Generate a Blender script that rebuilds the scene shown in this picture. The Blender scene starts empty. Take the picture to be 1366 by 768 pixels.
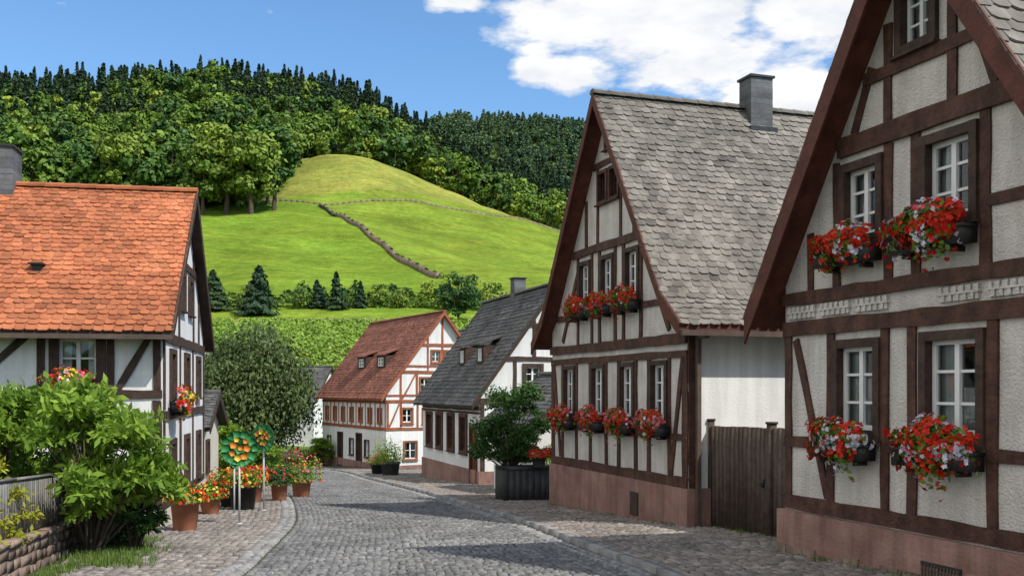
import bpy, math, random
import numpy as np
from mathutils import Vector, Matrix
random.seed(7); np.random.seed(3)
SC=bpy.context.scene
SC.view_settings.view_transform='Standard'; SC.view_settings.look='None'
SC.view_settings.exposure=0; SC.view_settings.gamma=1
COL=SC.collection

# ------------------------------------------------------------------ materials
def _nt(name):
    m=bpy.data.materials.new(name); m.use_nodes=True
    nt=m.node_tree; b=nt.nodes['Principled BSDF']
    return m,nt,b
def _mix(nt,a,b,f,bt='MIX'):
    n=nt.nodes.new('ShaderNodeMix'); n.data_type='RGBA'; n.blend_type=bt
    for i,v in ((0,f),(6,a),(7,b)):
        if hasattr(v,'is_output'): nt.links.new(v,n.inputs[i])
        elif i==0: n.inputs[0].default_value=v
        else: n.inputs[i].default_value=(v[0],v[1],v[2],1)
    return n.outputs[2]
def _noise(nt,co,scale,detail=3,rough=.55):
    n=nt.nodes.new('ShaderNodeTexNoise'); n.inputs['Scale'].default_value=scale
    n.inputs['Detail'].default_value=detail; n.inputs['Roughness'].default_value=rough
    nt.links.new(co,n.inputs['Vector']); return n.outputs['Fac']
def _range(nt,v,a,b,c=0,d=1):
    n=nt.nodes.new('ShaderNodeMapRange'); nt.links.new(v,n.inputs[0])
    for i,x in enumerate((a,b,c,d)): n.inputs[i+1].default_value=x
    return n.outputs[0]
def _co(nt,stretch=(1,1,1)):
    t=nt.nodes.new('ShaderNodeTexCoord'); m=nt.nodes.new('ShaderNodeMapping')
    nt.links.new(t.outputs['Object'],m.inputs[0]); m.inputs['Scale'].default_value=stretch
    return m.outputs[0]
def _attr(nt,name='tint'):
    a=nt.nodes.new('ShaderNodeAttribute'); a.attribute_name=name; return a
def surf(name,c1,c2,scale=3,rough=.85,bump=.3,bscale=25,tint=False,stretch=(1,1,1),dirt=.25,bdist=.02,spec=.3,streak=0):
    m,nt,b=_nt(name); co=_co(nt,stretch)
    f=_range(nt,_noise(nt,co,scale,4,.6),.3,.7)
    col=_mix(nt,c1,c2,f)
    if dirt>0:
        d=_range(nt,_noise(nt,co,scale*.23,3,.65),.35,.7,1-dirt,1.0)
        col=_mix(nt,col,d,1.0,'MULTIPLY')
    if streak>0:
        s=_range(nt,_noise(nt,_co(nt,(2.2,2.2,.22)),2.2,3,.65),.38,.6,1-streak,1.0)
        col=_mix(nt,col,s,1.0,'MULTIPLY')
    if tint:
        col=_mix(nt,col,_attr(nt).outputs['Fac'],1.0,'MULTIPLY')
    nt.links.new(col,b.inputs['Base Color'])
    b.inputs['Roughness'].default_value=rough
    b.inputs['Specular IOR Level'].default_value=spec
    if bump>0:
        bn=nt.nodes.new('ShaderNodeBump'); bn.inputs['Strength'].default_value=bump
        bn.inputs['Distance'].default_value=bdist
        nt.links.new(_noise(nt,co,bscale,2,.6),bn.inputs['Height'])
        nt.links.new(bn.outputs[0],b.inputs['Normal'])
    return m
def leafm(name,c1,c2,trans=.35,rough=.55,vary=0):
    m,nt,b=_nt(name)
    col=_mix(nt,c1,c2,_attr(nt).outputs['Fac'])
    if vary:
        oi=nt.nodes.new('ShaderNodeObjectInfo')
        v=_range(nt,oi.outputs['Random'],0,1,0,1)
        tone=_mix(nt,(1-vary,1-vary*.8,1-vary*.45),(1+vary*1.3,1+vary*.75,1-vary*.1),v)
        col=_mix(nt,col,tone,1.0,'MULTIPLY')
    nt.links.new(col,b.inputs['Base Color']); b.inputs['Roughness'].default_value=rough
    b.inputs['Specular IOR Level'].default_value=.2
    if trans>0:
        t=nt.nodes.new('ShaderNodeBsdfTranslucent'); nt.links.new(col,t.inputs[0])
        x=nt.nodes.new('ShaderNodeMixShader'); x.inputs[0].default_value=trans
        nt.links.new(b.outputs[0],x.inputs[1]); nt.links.new(t.outputs[0],x.inputs[2])
        nt.links.new(x.outputs[0],nt.nodes['Material Output'].inputs[0])
    return m
def glassm():
    m,nt,b=_nt('window_glass')
    t=nt.nodes.new('ShaderNodeBsdfTransparent'); t.inputs[0].default_value=(.8,.85,.85,1)
    g=nt.nodes.new('ShaderNodeBsdfGlossy'); g.inputs['Roughness'].default_value=.03
    f=nt.nodes.new('ShaderNodeFresnel'); f.inputs[0].default_value=1.8
    co=_co(nt); bn=nt.nodes.new('ShaderNodeBump'); bn.inputs['Strength'].default_value=.1
    bn.inputs['Distance'].default_value=.05
    nt.links.new(_noise(nt,co,2.5,1),bn.inputs['Height']); nt.links.new(bn.outputs[0],g.inputs['Normal'])
    x=nt.nodes.new('ShaderNodeMixShader')
    nt.links.new(f.outputs[0],x.inputs[0]); nt.links.new(t.outputs[0],x.inputs[1]); nt.links.new(g.outputs[0],x.inputs[2])
    nt.links.new(x.outputs[0],nt.nodes['Material Output'].inputs[0]); return m

MAT={}
MAT['plaster']=surf('rough_plaster',(.70,.645,.57),(.83,.785,.72),3.2,.95,1.0,30,dirt=.18,streak=.16,bdist=.035)
MAT['plaster_w']=surf('white_plaster',(.79,.78,.74),(.86,.85,.82),2,.95,.4,40,dirt=.10,streak=.12)
MAT['timber']=surf('brown_timber',(.075,.034,.024),(.17,.078,.054),7,.7,.8,22,dirt=.4,streak=.3)
MAT['timber_d']=surf('dark_timber',(.045,.026,.02),(.10,.06,.042),7,.7,.5,22,dirt=.3)
MAT['timber_r']=surf('red_timber',(.30,.085,.035),(.42,.14,.065),7,.7,.3,22,dirt=.3)
MAT['soffit']=surf('roof_boards',(.09,.027,.017),(.165,.052,.032),5,.65,.5,18,dirt=.35)
MAT['soffit_d']=surf('dark_roof_boards',(.04,.025,.02),(.075,.05,.036),5,.7,.3,18,dirt=.3)
MAT['plinth']=surf('red_plinth',(.34,.18,.145),(.46,.275,.225),2.2,.95,.7,22,dirt=.35,streak=.28)
MAT['slate_h2']=surf('weathered_slate',(.155,.14,.115),(.30,.27,.23),2.6,.85,.5,30,tint=True,dirt=.38)
MAT['slate_d']=surf('dark_slate',(.085,.083,.078),(.15,.145,.135),2.5,.8,.4,25,tint=True,dirt=.3)
MAT['tile_o']=surf('orange_clay_tile',(.46,.14,.058),(.64,.225,.10),2.0,.8,.4,30,tint=True,dirt=.36)
MAT['tile_r']=surf('red_clay_tile',(.24,.09,.06),(.34,.135,.09),3,.85,.3,25,tint=True,dirt=.3)
MAT['white']=surf('white_window_paint',(.8,.8,.78),(.86,.86,.84),5,.45,.1,40,dirt=.08)
MAT['curtain']=surf('curtain_cloth',(.7,.7,.68),(.8,.8,.78),6,.9,.0,20,dirt=.1)
MAT['interior']=surf('dark_room',(.03,.028,.025),(.06,.05,.045),2,.9,0,1,dirt=0)
MAT['metal_d']=surf('dark_metal',(.03,.028,.027),(.05,.048,.045),8,.4,.1,30,dirt=.2)
MAT['zinc']=surf('aged_gutter',(.10,.07,.055),(.15,.11,.09),6,.45,.1,30,dirt=.3)
MAT['chimney']=surf('slate_chimney',(.10,.105,.11),(.17,.175,.18),3,.8,.5,14,tint=True,dirt=.3)
MAT['glass']=glassm()
MAT['cobble']=surf('grey_cobbles',(.165,.163,.16),(.285,.28,.27),3.5,.75,.6,45,tint=True,dirt=.35)
MAT['cobble2']=surf('pavement_cobbles',(.22,.19,.165),(.37,.325,.285),3.5,.85,.6,45,tint=True,dirt=.32)
MAT['joint']=surf('joint_sand',(.06,.054,.045),(.12,.105,.085),5,1,.5,60,dirt=.4)
MAT['kerb']=surf('granite_kerb',(.26,.25,.235),(.38,.37,.35),6,.8,.4,50,tint=True,dirt=.3)
MAT['stone']=surf('sandstone',(.20,.13,.10),(.36,.27,.21),6,.9,.7,20,tint=True,dirt=.35)
MAT['wood_grey']=surf('grey_fence_wood',(.20,.185,.165),(.32,.30,.27),8,.85,.5,30,tint=True,dirt=.3,streak=.3)
MAT['wood_gate']=surf('gate_wood',(.085,.058,.043),(.15,.108,.08),8,.8,.5,30,tint=True,dirt=.3,streak=.35)
MAT['terra']=surf('terracotta',(.40,.15,.08),(.50,.21,.12),4,.8,.2,30,dirt=.25)
MAT['black']=surf('black_planter',(.02,.02,.02),(.035,.035,.033),4,.5,.1,30,dirt=.2)
MAT['planter']=surf('slate_planter',(.05,.05,.052),(.09,.09,.09),4,.6,.2,30,dirt=.2)
MAT['bark']=surf('bark',(.07,.05,.035),(.15,.11,.08),6,.95,.6,14,dirt=.3)
MAT['leaf_bush']=leafm('bush_leaves',(.085,.18,.02),(.32,.47,.06),.35)
MAT['leaf_gold']=leafm('hedge_leaves',(.22,.25,.02),(.50,.48,.05))
MAT['leaf_dark']=leafm('shrub_leaves',(.020,.055,.014),(.08,.17,.033),.15)
MAT['leaf_dec']=leafm('broadleaf_foliage',(.038,.09,.016),(.14,.25,.038),0,vary=.5)
MAT['leaf_dec2']=leafm('bright_foliage',(.08,.14,.018),(.25,.35,.052),0,vary=.3)
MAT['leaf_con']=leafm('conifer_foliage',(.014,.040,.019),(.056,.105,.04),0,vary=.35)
MAT['leaf_far']=leafm('far_hill_foliage',(.035,.082,.045),(.11,.19,.085),0,vary=.4)  # bluish shift painted into the leaf colour stands in for distance haze
MAT['leaf_wil']=leafm('willow_foliage',(.034,.066,.02),(.14,.19,.062),.12)
MAT['leaf_vine']=leafm('vine_foliage',(.15,.26,.03),(.26,.38,.05),.15)
MAT['leaf_grass']=leafm('grass_blades',(.07,.12,.025),(.17,.25,.05),.1)
MAT['red']=leafm('red_petals',(.50,.012,.008),(.85,.05,.02),.2)
MAT['whitef']=leafm('white_petals',(.55,.52,.66),(.85,.84,.9),.2)
MAT['pink']=leafm('pink_petals',(.65,.06,.12),(.85,.25,.3),.2)
MAT['yellow']=leafm('yellow_petals',(.75,.45,.03),(.85,.65,.1),.2)
MAT['orange']=surf('orange_paint',(.70,.20,.02),(.78,.28,.03),4,.5,0,10,dirt=.1)
MAT['green']=surf('green_paint',(.02,.16,.05),(.05,.26,.07),4,.5,0,10,dirt=.1)
MAT['yellowp']=surf('yellow_paint',(.7,.5,.05),(.8,.6,.08),4,.5,0,10,dirt=.1)
MAT['steel']=surf('galvanised_steel',(.45,.46,.47),(.55,.56,.57),8,.4,.05,30,dirt=.15)
MAT['render_y']=surf('pale_render',(.62,.56,.45),(.7,.64,.54),2,.95,.2,30,dirt=.15)
MAT['path']=surf('earth_path',(.22,.17,.10),(.32,.26,.15),1,1,.5,5,tint=True,dirt=.3)

# ------------------------------------------------------------------ mesh helpers
def poly_obj(name,verts,faces,mats,midx=None,tint=None,parent=None,smooth=False):
    me=bpy.data.meshes.new(name); me.from_pydata([tuple(v) for v in verts],[],faces)
    for m in mats: me.materials.append(m)
    if midx is not None: me.polygons.foreach_set('material_index',np.array(midx,dtype=np.int32))
    if tint is not None:
        a=me.attributes.new('tint','FLOAT','FACE'); a.data.foreach_set('value',np.array(tint,dtype=np.float32))
    if smooth: me.polygons.foreach_set('use_smooth',np.ones(len(faces),dtype=bool))
    me.update(); ob=bpy.data.objects.new(name,me); COL.objects.link(ob)
    if parent: ob.parent=parent
    return ob
def quad_mesh(name,V,Q,mats,midx=None,tint=None):
    me=bpy.data.meshes.new(name); n=len(Q)
    me.vertices.add(len(V)); me.vertices.foreach_set('co',np.asarray(V,dtype=np.float32).ravel())
    me.loops.add(4*n); me.loops.foreach_set('vertex_index',np.asarray(Q,dtype=np.int32).ravel())
    me.polygons.add(n); me.polygons.foreach_set('loop_start',np.arange(0,4*n,4,dtype=np.int32))
    me.polygons.foreach_set('loop_total',np.full(n,4,dtype=np.int32))
    for m in mats: me.materials.append(m)
    if midx is not None: me.polygons.foreach_set('material_index',np.asarray(midx,dtype=np.int32))
    if tint is not None:
        a=me.attributes.new('tint','FLOAT','FACE'); a.data.foreach_set('value',np.asarray(tint,dtype=np.float32))
    me.update(calc_edges=True); me.validate(); return me
def obj(name,me,loc=(0,0,0),rot=0,parent=None):
    ob=bpy.data.objects.new(name,me); COL.objects.link(ob); ob.location=loc; ob.rotation_euler=(0,0,rot)
    if parent: ob.parent=parent
    return ob
class QB:   # quad bag
    def __init__(s): s.V=[];s.Q=[];s.M=[];s.T=[];s.n=0
    def add(s,V,Q,m,t):
        V=np.asarray(V,dtype=float).reshape(-1,3); Q=np.asarray(Q,dtype=int).reshape(-1,4)
        s.V.append(V); s.Q.append(Q+s.n); s.n+=len(V)
        s.M.append(np.full(len(Q),m)); s.T.append(np.broadcast_to(np.asarray(t,dtype=float),(len(Q),)).copy())
    def box(s,lo,hi,m=0,t=1.0,jit=0,rng=None):
        x0,y0,z0=lo;x1,y1,z1=hi
        V=np.array([(x0,y0,z0),(x1,y0,z0),(x1,y1,z0),(x0,y1,z0),(x0,y0,z1),(x1,y0,z1),(x1,y1,z1),(x0,y1,z1)],float)
        if jit: V+=np.random.uniform(-jit,jit,V.shape)
        s.add(V,[(0,3,2,1),(4,5,6,7),(0,1,5,4),(1,2,6,5),(2,3,7,6),(3,0,4,7)],m,t)
    def prism(s,P,h,m=0,t=1.0):
        P=np.array(P,float); V=np.vstack([P,P+np.array(h)])
        s.add(V,[(0,3,2,1),(4,5,6,7),(0,1,5,4),(1,2,6,5),(2,3,7,6),(3,0,4,7)],m,t)
    def tube(s,p0,p1,r0,r1,k=8,m=0,t=1.0,caps=False):
        p0=np.array(p0,float);p1=np.array(p1,float);d=p1-p0;d=d/(np.linalg.norm(d)+1e-9)
        a=np.cross(d,(0,0,1.)) if abs(d[2])<.95 else np.cross(d,(1.,0,0)); a/=np.linalg.norm(a); b=np.cross(d,a)
        an=np.linspace(0,2*np.pi,k,endpoint=False)
        c=np.outer(np.cos(an),a)+np.outer(np.sin(an),b)
        V=np.vstack([p0+c*r0,p1+c*r1]); Q=[(i,(i+1)%k,k+(i+1)%k,k+i) for i in range(k)]
        if caps and k==8:
            Q+=[(8,9,10,11),(8,11,12,15),(12,13,14,15)]
            Q+=[(3,2,1,0),(7,4,3,0),(7,6,5,4)]
        s.add(V,Q,m,t)
    def lathe(s,c,prof,k=16,m=0,t=1.0):
        an=np.linspace(0,2*np.pi,k,endpoint=False); V=[]
        for r,z in prof: V+= [(c[0]+r*math.cos(a),c[1]+r*math.sin(a),c[2]+z) for a in an]
        Q=[(j*k+i,j*k+(i+1)%k,(j+1)*k+(i+1)%k,(j+1)*k+i) for j in range(len(prof)-1) for i in range(k)]
        s.add(V,Q,m,t)
    def leaves(s,C,N,size,m,t,asp=.6,rng=np.random,hang=None):
        n=len(C); 
        N=N/(np.linalg.norm(N,axis=1,keepdims=True)+1e-9)
        r=rng.normal(size=(n,3))
        if hang is not None: r=r*.35+np.array([0,0,-1.])*hang
        T=np.cross(N,r) if hang is None else r-N*(r*N).sum(1,keepdims=True)
        T/= (np.linalg.norm(T,axis=1,keepdims=True)+1e-9); B=np.cross(N,T)
        sz=(size*rng.uniform(.6,1.35,n))[:,None]
        V=np.stack([C+T*sz,C+B*sz*asp+N*sz*.12,C-T*sz,C-B*sz*asp+N*sz*.12],1).reshape(-1,3)
        s.add(V,np.arange(4*n).reshape(n,4),m,t)
    def mesh(s,name,mats): return quad_mesh(name,np.vstack(s.V),np.vstack(s.Q),mats,np.concatenate(s.M),np.concatenate(s.T))

# ------------------------------------------------------------------ terrain
def pchip(x,y,q):
    x=np.asarray(x,float);y=np.asarray(y,float);h=np.diff(x);d=np.diff(y)/h
    m=np.zeros(len(x)); m[0]=d[0];m[-1]=d[-1]
    for i in range(1,len(x)-1):
        if d[i-1]*d[i]>0: m[i]=2*d[i-1]*d[i]/(d[i-1]+d[i])
    q=np.clip(q,x[0],x[-1]); i=np.clip(np.searchsorted(x,q)-1,0,len(x)-2); t=(q-x[i])/h[i]
    return (2*t**3-3*t**2+1)*y[i]+(t**3-2*t**2+t)*h[i]*m[i]+(-2*t**3+3*t**2)*y[i+1]+(t**3-t**2)*h[i]*m[i+1]
KC=[-.9,-.507,-.306,-.165,-.0616,.046,.16,.7]
TR=[(65,[-3.25]*8),(82,[-3.4]*8),(105,[5.2]*8),(130,[10]*8),(150,[14]*8),
 (220,[33,32,31,30,29,27,25,22]),(300,[62,57,54.5,53,47,41,36,30]),(370,[88,78,74,80,71.5,58.5,50,40]),
 (410,[104,92,87,95.5,81.5,65.5,56,45]),(480,[135,120,118,107,92,72,62,50]),(650,[183,182,186,178,143,121,112,100]),
 (800,[190,188,186,178,150,136,130,120]),(1100,[205,205,205,225,286,282,268,255]),(1500,[190,190,190,210,265,255,245,235]),(3000,[60]*8)]
YR=[r[0] for r in TR]
kk=np.linspace(-.9,.7,81); yy=np.concatenate([np.arange(65,700,5.),np.arange(700,3001,50.)])
tmp=np.array([pchip(KC,r[1],kk) for r in TR])
LUT=np.array([pchip(YR,tmp[:,j],yy) for j in range(len(kk))])
def ground(x,y):
    x=np.asarray(x,float);y=np.asarray(y,float)
    k=np.clip(x/np.maximum(y,60),-.9,.6999); fi=(k+.9)/1.6*80; i=np.clip(fi.astype(int),0,79); u=fi-i
    yc=np.clip(y,65,2999.9); j=np.clip(np.searchsorted(yy,yc,side='right')-1,0,len(yy)-2); v=(yc-yy[j])/(yy[j+1]-yy[j])
    z=(LUT[i,j]*(1-u)+LUT[i+1,j]*u)*(1-v)+(LUT[i,j+1]*(1-u)+LUT[i+1,j+1]*u)*v
    w=np.sin(x*.045+1)*np.cos(y*.037)*1.9+np.sin(x*.11+y*.07)*.7+np.sin(x*.21-y*.16+2)*.3+np.cos(x*.33+y*.05)*.18
    z=z+np.where(y>160,w,0)*np.clip((y-160)/80,0,1)
    return np.where(y<65,-.05*y,z)
def gz(x,y): return float(ground(np.array([x]),np.array([y]))[0])
def forest_front(k):
    return np.interp(k,[-.9,-.507,-.306,-.235,-.215,-.18,-.14,.05,.7],[330,335,325,335,425,450,446,436,430])
xs=np.concatenate([[-2500,-1600,-1000],np.arange(-700,-200,12.),np.arange(-200,120,4.),np.arange(120,640,14.),[900,1500,2400]])
ys=np.concatenate([[-300,-120,-40,0,20,40,65],np.arange(70,300,4.),np.arange(300,700,5.),np.arange(700,1300,20.),[1500,1900,2400,3000]])
X,Y=np.meshgrid(xs,ys); Z=ground(X,Y)
nx,ny=len(xs),len(ys)
V=np.stack([X,Y,Z],-1).reshape(-1,3)
I=np.arange(nx*ny).reshape(ny,nx)
Q=np.stack([I[:-1,:-1],I[:-1,1:],I[1:,1:],I[1:,:-1]],-1).reshape(-1,4)
gm,nt,b=_nt('meadow_and_ground')
g_me=quad_mesh('ground',V,Q,[gm]); g_me.polygons.foreach_set('use_smooth',np.ones(len(Q),dtype=bool))
ca=g_me.color_attributes.new('zone','FLOAT_COLOR','POINT')
xf,yf=X.ravel(),Y.ravel(); kf=xf/np.maximum(yf,60)
C=np.zeros((len(xf),4)); C[:,3]=1
C[:,:3]=(.085,.115,.035)
a=(yf>82); C[a,:3]=(.165,.275,.03)
a2=(yf>97)&(yf<134); C[a2,:3]=(.17,.21,.06)
up=yf>(345+ (xf+75)*.42); C[up&(yf>82),:3]=(.26,.305,.06)
rs=(~up)&(yf>160)&(xf>-12-(yf-190)*.36); C[rs,:3]=(.19,.29,.035)
fo=yf>forest_front(kf)+4; C[fo,:3]=(.03,.055,.016)
ca.data.foreach_set('color',C.astype(np.float32).ravel())
co=_co(nt); at=_attr(nt,'zone')
n1=_range(nt,_noise(nt,co,.045,6,.68),.34,.66,.66,1.25); n2=_range(nt,_noise(nt,co,.5,5,.75),.32,.68,.68,1.28)
c_=_mix(nt,at.outputs['Color'],n1,1.0,'MULTIPLY'); c_=_mix(nt,c_,n2,1.0,'MULTIPLY')
co2=_co(nt,(.12,.9,1)); n3=_range(nt,_noise(nt,co2,.35,5,.65),.42,.65)
c_=_mix(nt,c_,_mix(nt,c_,(1.45,1.12,1.2),1.0,'MULTIPLY'),n3)
nt.links.new(c_,b.inputs['Base Color']); b.inputs['Roughness'].default_value=1; b.inputs['Specular IOR Level'].default_value=.02
bn=nt.nodes.new('ShaderNodeBump'); bn.inputs['Strength'].default_value=1.0; bn.inputs['Distance'].default_value=.8
nt.links.new(_noise(nt,co,1.1,4,.75),bn.inputs['Height']); nt.links.new(bn.outputs[0],b.inputs['Normal'])
obj('ground',g_me)

# ------------------------------------------------------------------ road, pavements
RY=[-10,5,12.7,15,20.3,24.7,29.5,36.6,43.6,51.4,58,62,64.5]
RL=[-2.2,-2.9,-3.37,-3.65,-4.38,-5.3,-6.46,-8.4,-10.4,-12.6,-16.5,-22,-34]
RR=[3.6,2.6,1.76,1.25,.2,-.85,-2.14,-4.15,-6.2,-8.3,-10.8,-14,-22]
rl=lambda y:pchip(RY,RL,np.asarray(y,float)); rr=lambda y:pchip(RY,RR,np.asarray(y,float))
SRY=[-10,6,12,15,19,25,26,36,37,45,58,64.5]; SRX=[14,7.4,5.6,4.9,4.0,2.2,3.5,2.5,.2,-2.6,-5.5,-9]
sr=lambda y:np.interp(y,SRY,SRX)
SLY=[-10,6,11.5,17,19.6,27,35,50,58,64]; SLX=[-4.2,-5.0,-5.72,-6.85,-7.3,-8.6,-12,-18,-24,-37]
sl=lambda y:np.interp(y,SLY,SLX)
def sheet(name,fl,fr,y0,y1,dz,mat,step=.5):
    Ys=np.append(np.arange(y0,y1,step),y1); L=fl(Ys);R=fr(Ys)
    V=np.vstack([np.stack([L,Ys,-.05*Ys+dz],1),np.stack([R,Ys,-.05*Ys+dz],1)]); n=len(Ys)
    Q=[(i,n+i,n+i+1,i+1) for i in range(n-1)]
    return obj(name,quad_mesh(name,V,Q,[mat]))
road=sheet('cobblestone_road',rl,rr,-10,64.5,.006,MAT['joint'])
lp=sheet('pavement',sl,lambda y:rl(y)-.32,-10,64,.010,MAT['joint'])
rp=sheet('pavement',lambda y:rr(y)+.13,sr,-10,64,.095,MAT['joint'])
def stones(name,fl,fr,y0,y1,ln,wd,dz,mat,seed,arc=0,parent=None,var=.22,h=.022):
    rng=np.random.default_rng(seed); Cs=[];Hs=[]
    yv=y0
    while yv<y1:
        L=float(fl(yv));R=float(fr(yv)); n=max(1,int((R-L)/wd)); e=np.linspace(L,R,n+1)
        e[1:-1]+=rng.uniform(-.26,.26,n-1)*wd
        cx=(e[1:]+e[:-1])/2; hx=(e[1:]-e[:-1])/2-.008
        cy=yv+rng.uniform(-.12,.12,n)*ln
        if arc: cy=cy+arc*np.abs(np.sin((cx+yv*.12)*np.pi/1.25))
        Cs.append(np.stack([cx,cy],1)); Hs.append(np.stack([hx,np.full(n,ln/2-.008)*rng.uniform(.84,1.04,n)],1)); yv+=ln
    C=np.vstack(Cs);H=np.vstack(Hs); n=len(C)
    sx=np.array([-1,1,1,-1]);sy=np.array([-1,-1,1,1])
    zt=rng.uniform(-.006,.006,n); tx=rng.normal(0,.045,n);ty=rng.normal(0,.045,n)
    V=np.zeros((n,8,3))
    for c in range(4):
        jx=rng.uniform(.85,1.05,n);jy=rng.uniform(.85,1.05,n)
        ox=sx[c]*H[:,0]*jx;oy=sy[c]*H[:,1]*jy
        x=C[:,0]+ox;y=C[:,1]+oy; V[:,c]=np.stack([x,y,-.05*y+dz-.01],1)
        x2=C[:,0]+ox*.76;y2=C[:,1]+oy*.76; V[:,4+c]=np.stack([x2,y2,-.05*y2+dz+h+zt+ox*tx+oy*ty],1)
    b=(np.arange(n)*8)[:,None,None]; F=np.array([(4,5,6,7),(0,1,5,4),(1,2,6,5),(2,3,7,6),(3,0,4,7)])[None]
    Q=(b+F).reshape(-1,4); t=np.repeat(rng.uniform(1-var,1+var,n)*np.where(rng.random(n)<.08,.72,1),5)
    me=quad_mesh(name,V.reshape(-1,3),Q,[mat],None,t); me.polygons.foreach_set('use_smooth',np.ones(len(Q),dtype=bool))
    return obj(name,me,parent=parent)
stones('setts',rl,rr,4,60,.104,.112,.01,MAT['cobble'],1,arc=.14,parent=road,var=.32,h=.024)
stones('paving_setts',lambda y:sl(y),lambda y:rl(y)-.34,4,55,.115,.14,.012,MAT['cobble2'],2,parent=lp,var=.28)
stones('gutter_setts',lambda y:rl(y)-.34,lambda y:rl(y)-.01,4,58,.2,.165,.014,MAT['kerb'],3,parent=lp,var=.15,h=.03)
stones('paving_setts',lambda y:rr(y)+.17,sr,4,56,.12,.14,.097,MAT['cobble2'],4,parent=rp,var=.28)
stones('gutter_setts',lambda y:rr(y)-.3,lambda y:rr(y)-.02,4,58,.2,.14,.014,MAT['kerb'],5,parent=road,var=.15,h=.03)
q=QB(); yv=-8
while yv<60:
    y2=yv+.78; x0,x1=float(rr(yv)),float(rr(y2))
    q.prism([(x0,yv,-.05*yv-.1),(x0+.15,yv,-.05*yv-.1),(x1+.15,y2-.015,-.05*y2-.1),(x1,y2-.015,-.05*y2-.1)],(0,0,.225+random.uniform(-.006,.006)),0,random.uniform(.8,1.15)); yv+=.79
obj('kerb',q.mesh('kerb',[MAT['kerb']]))

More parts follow.
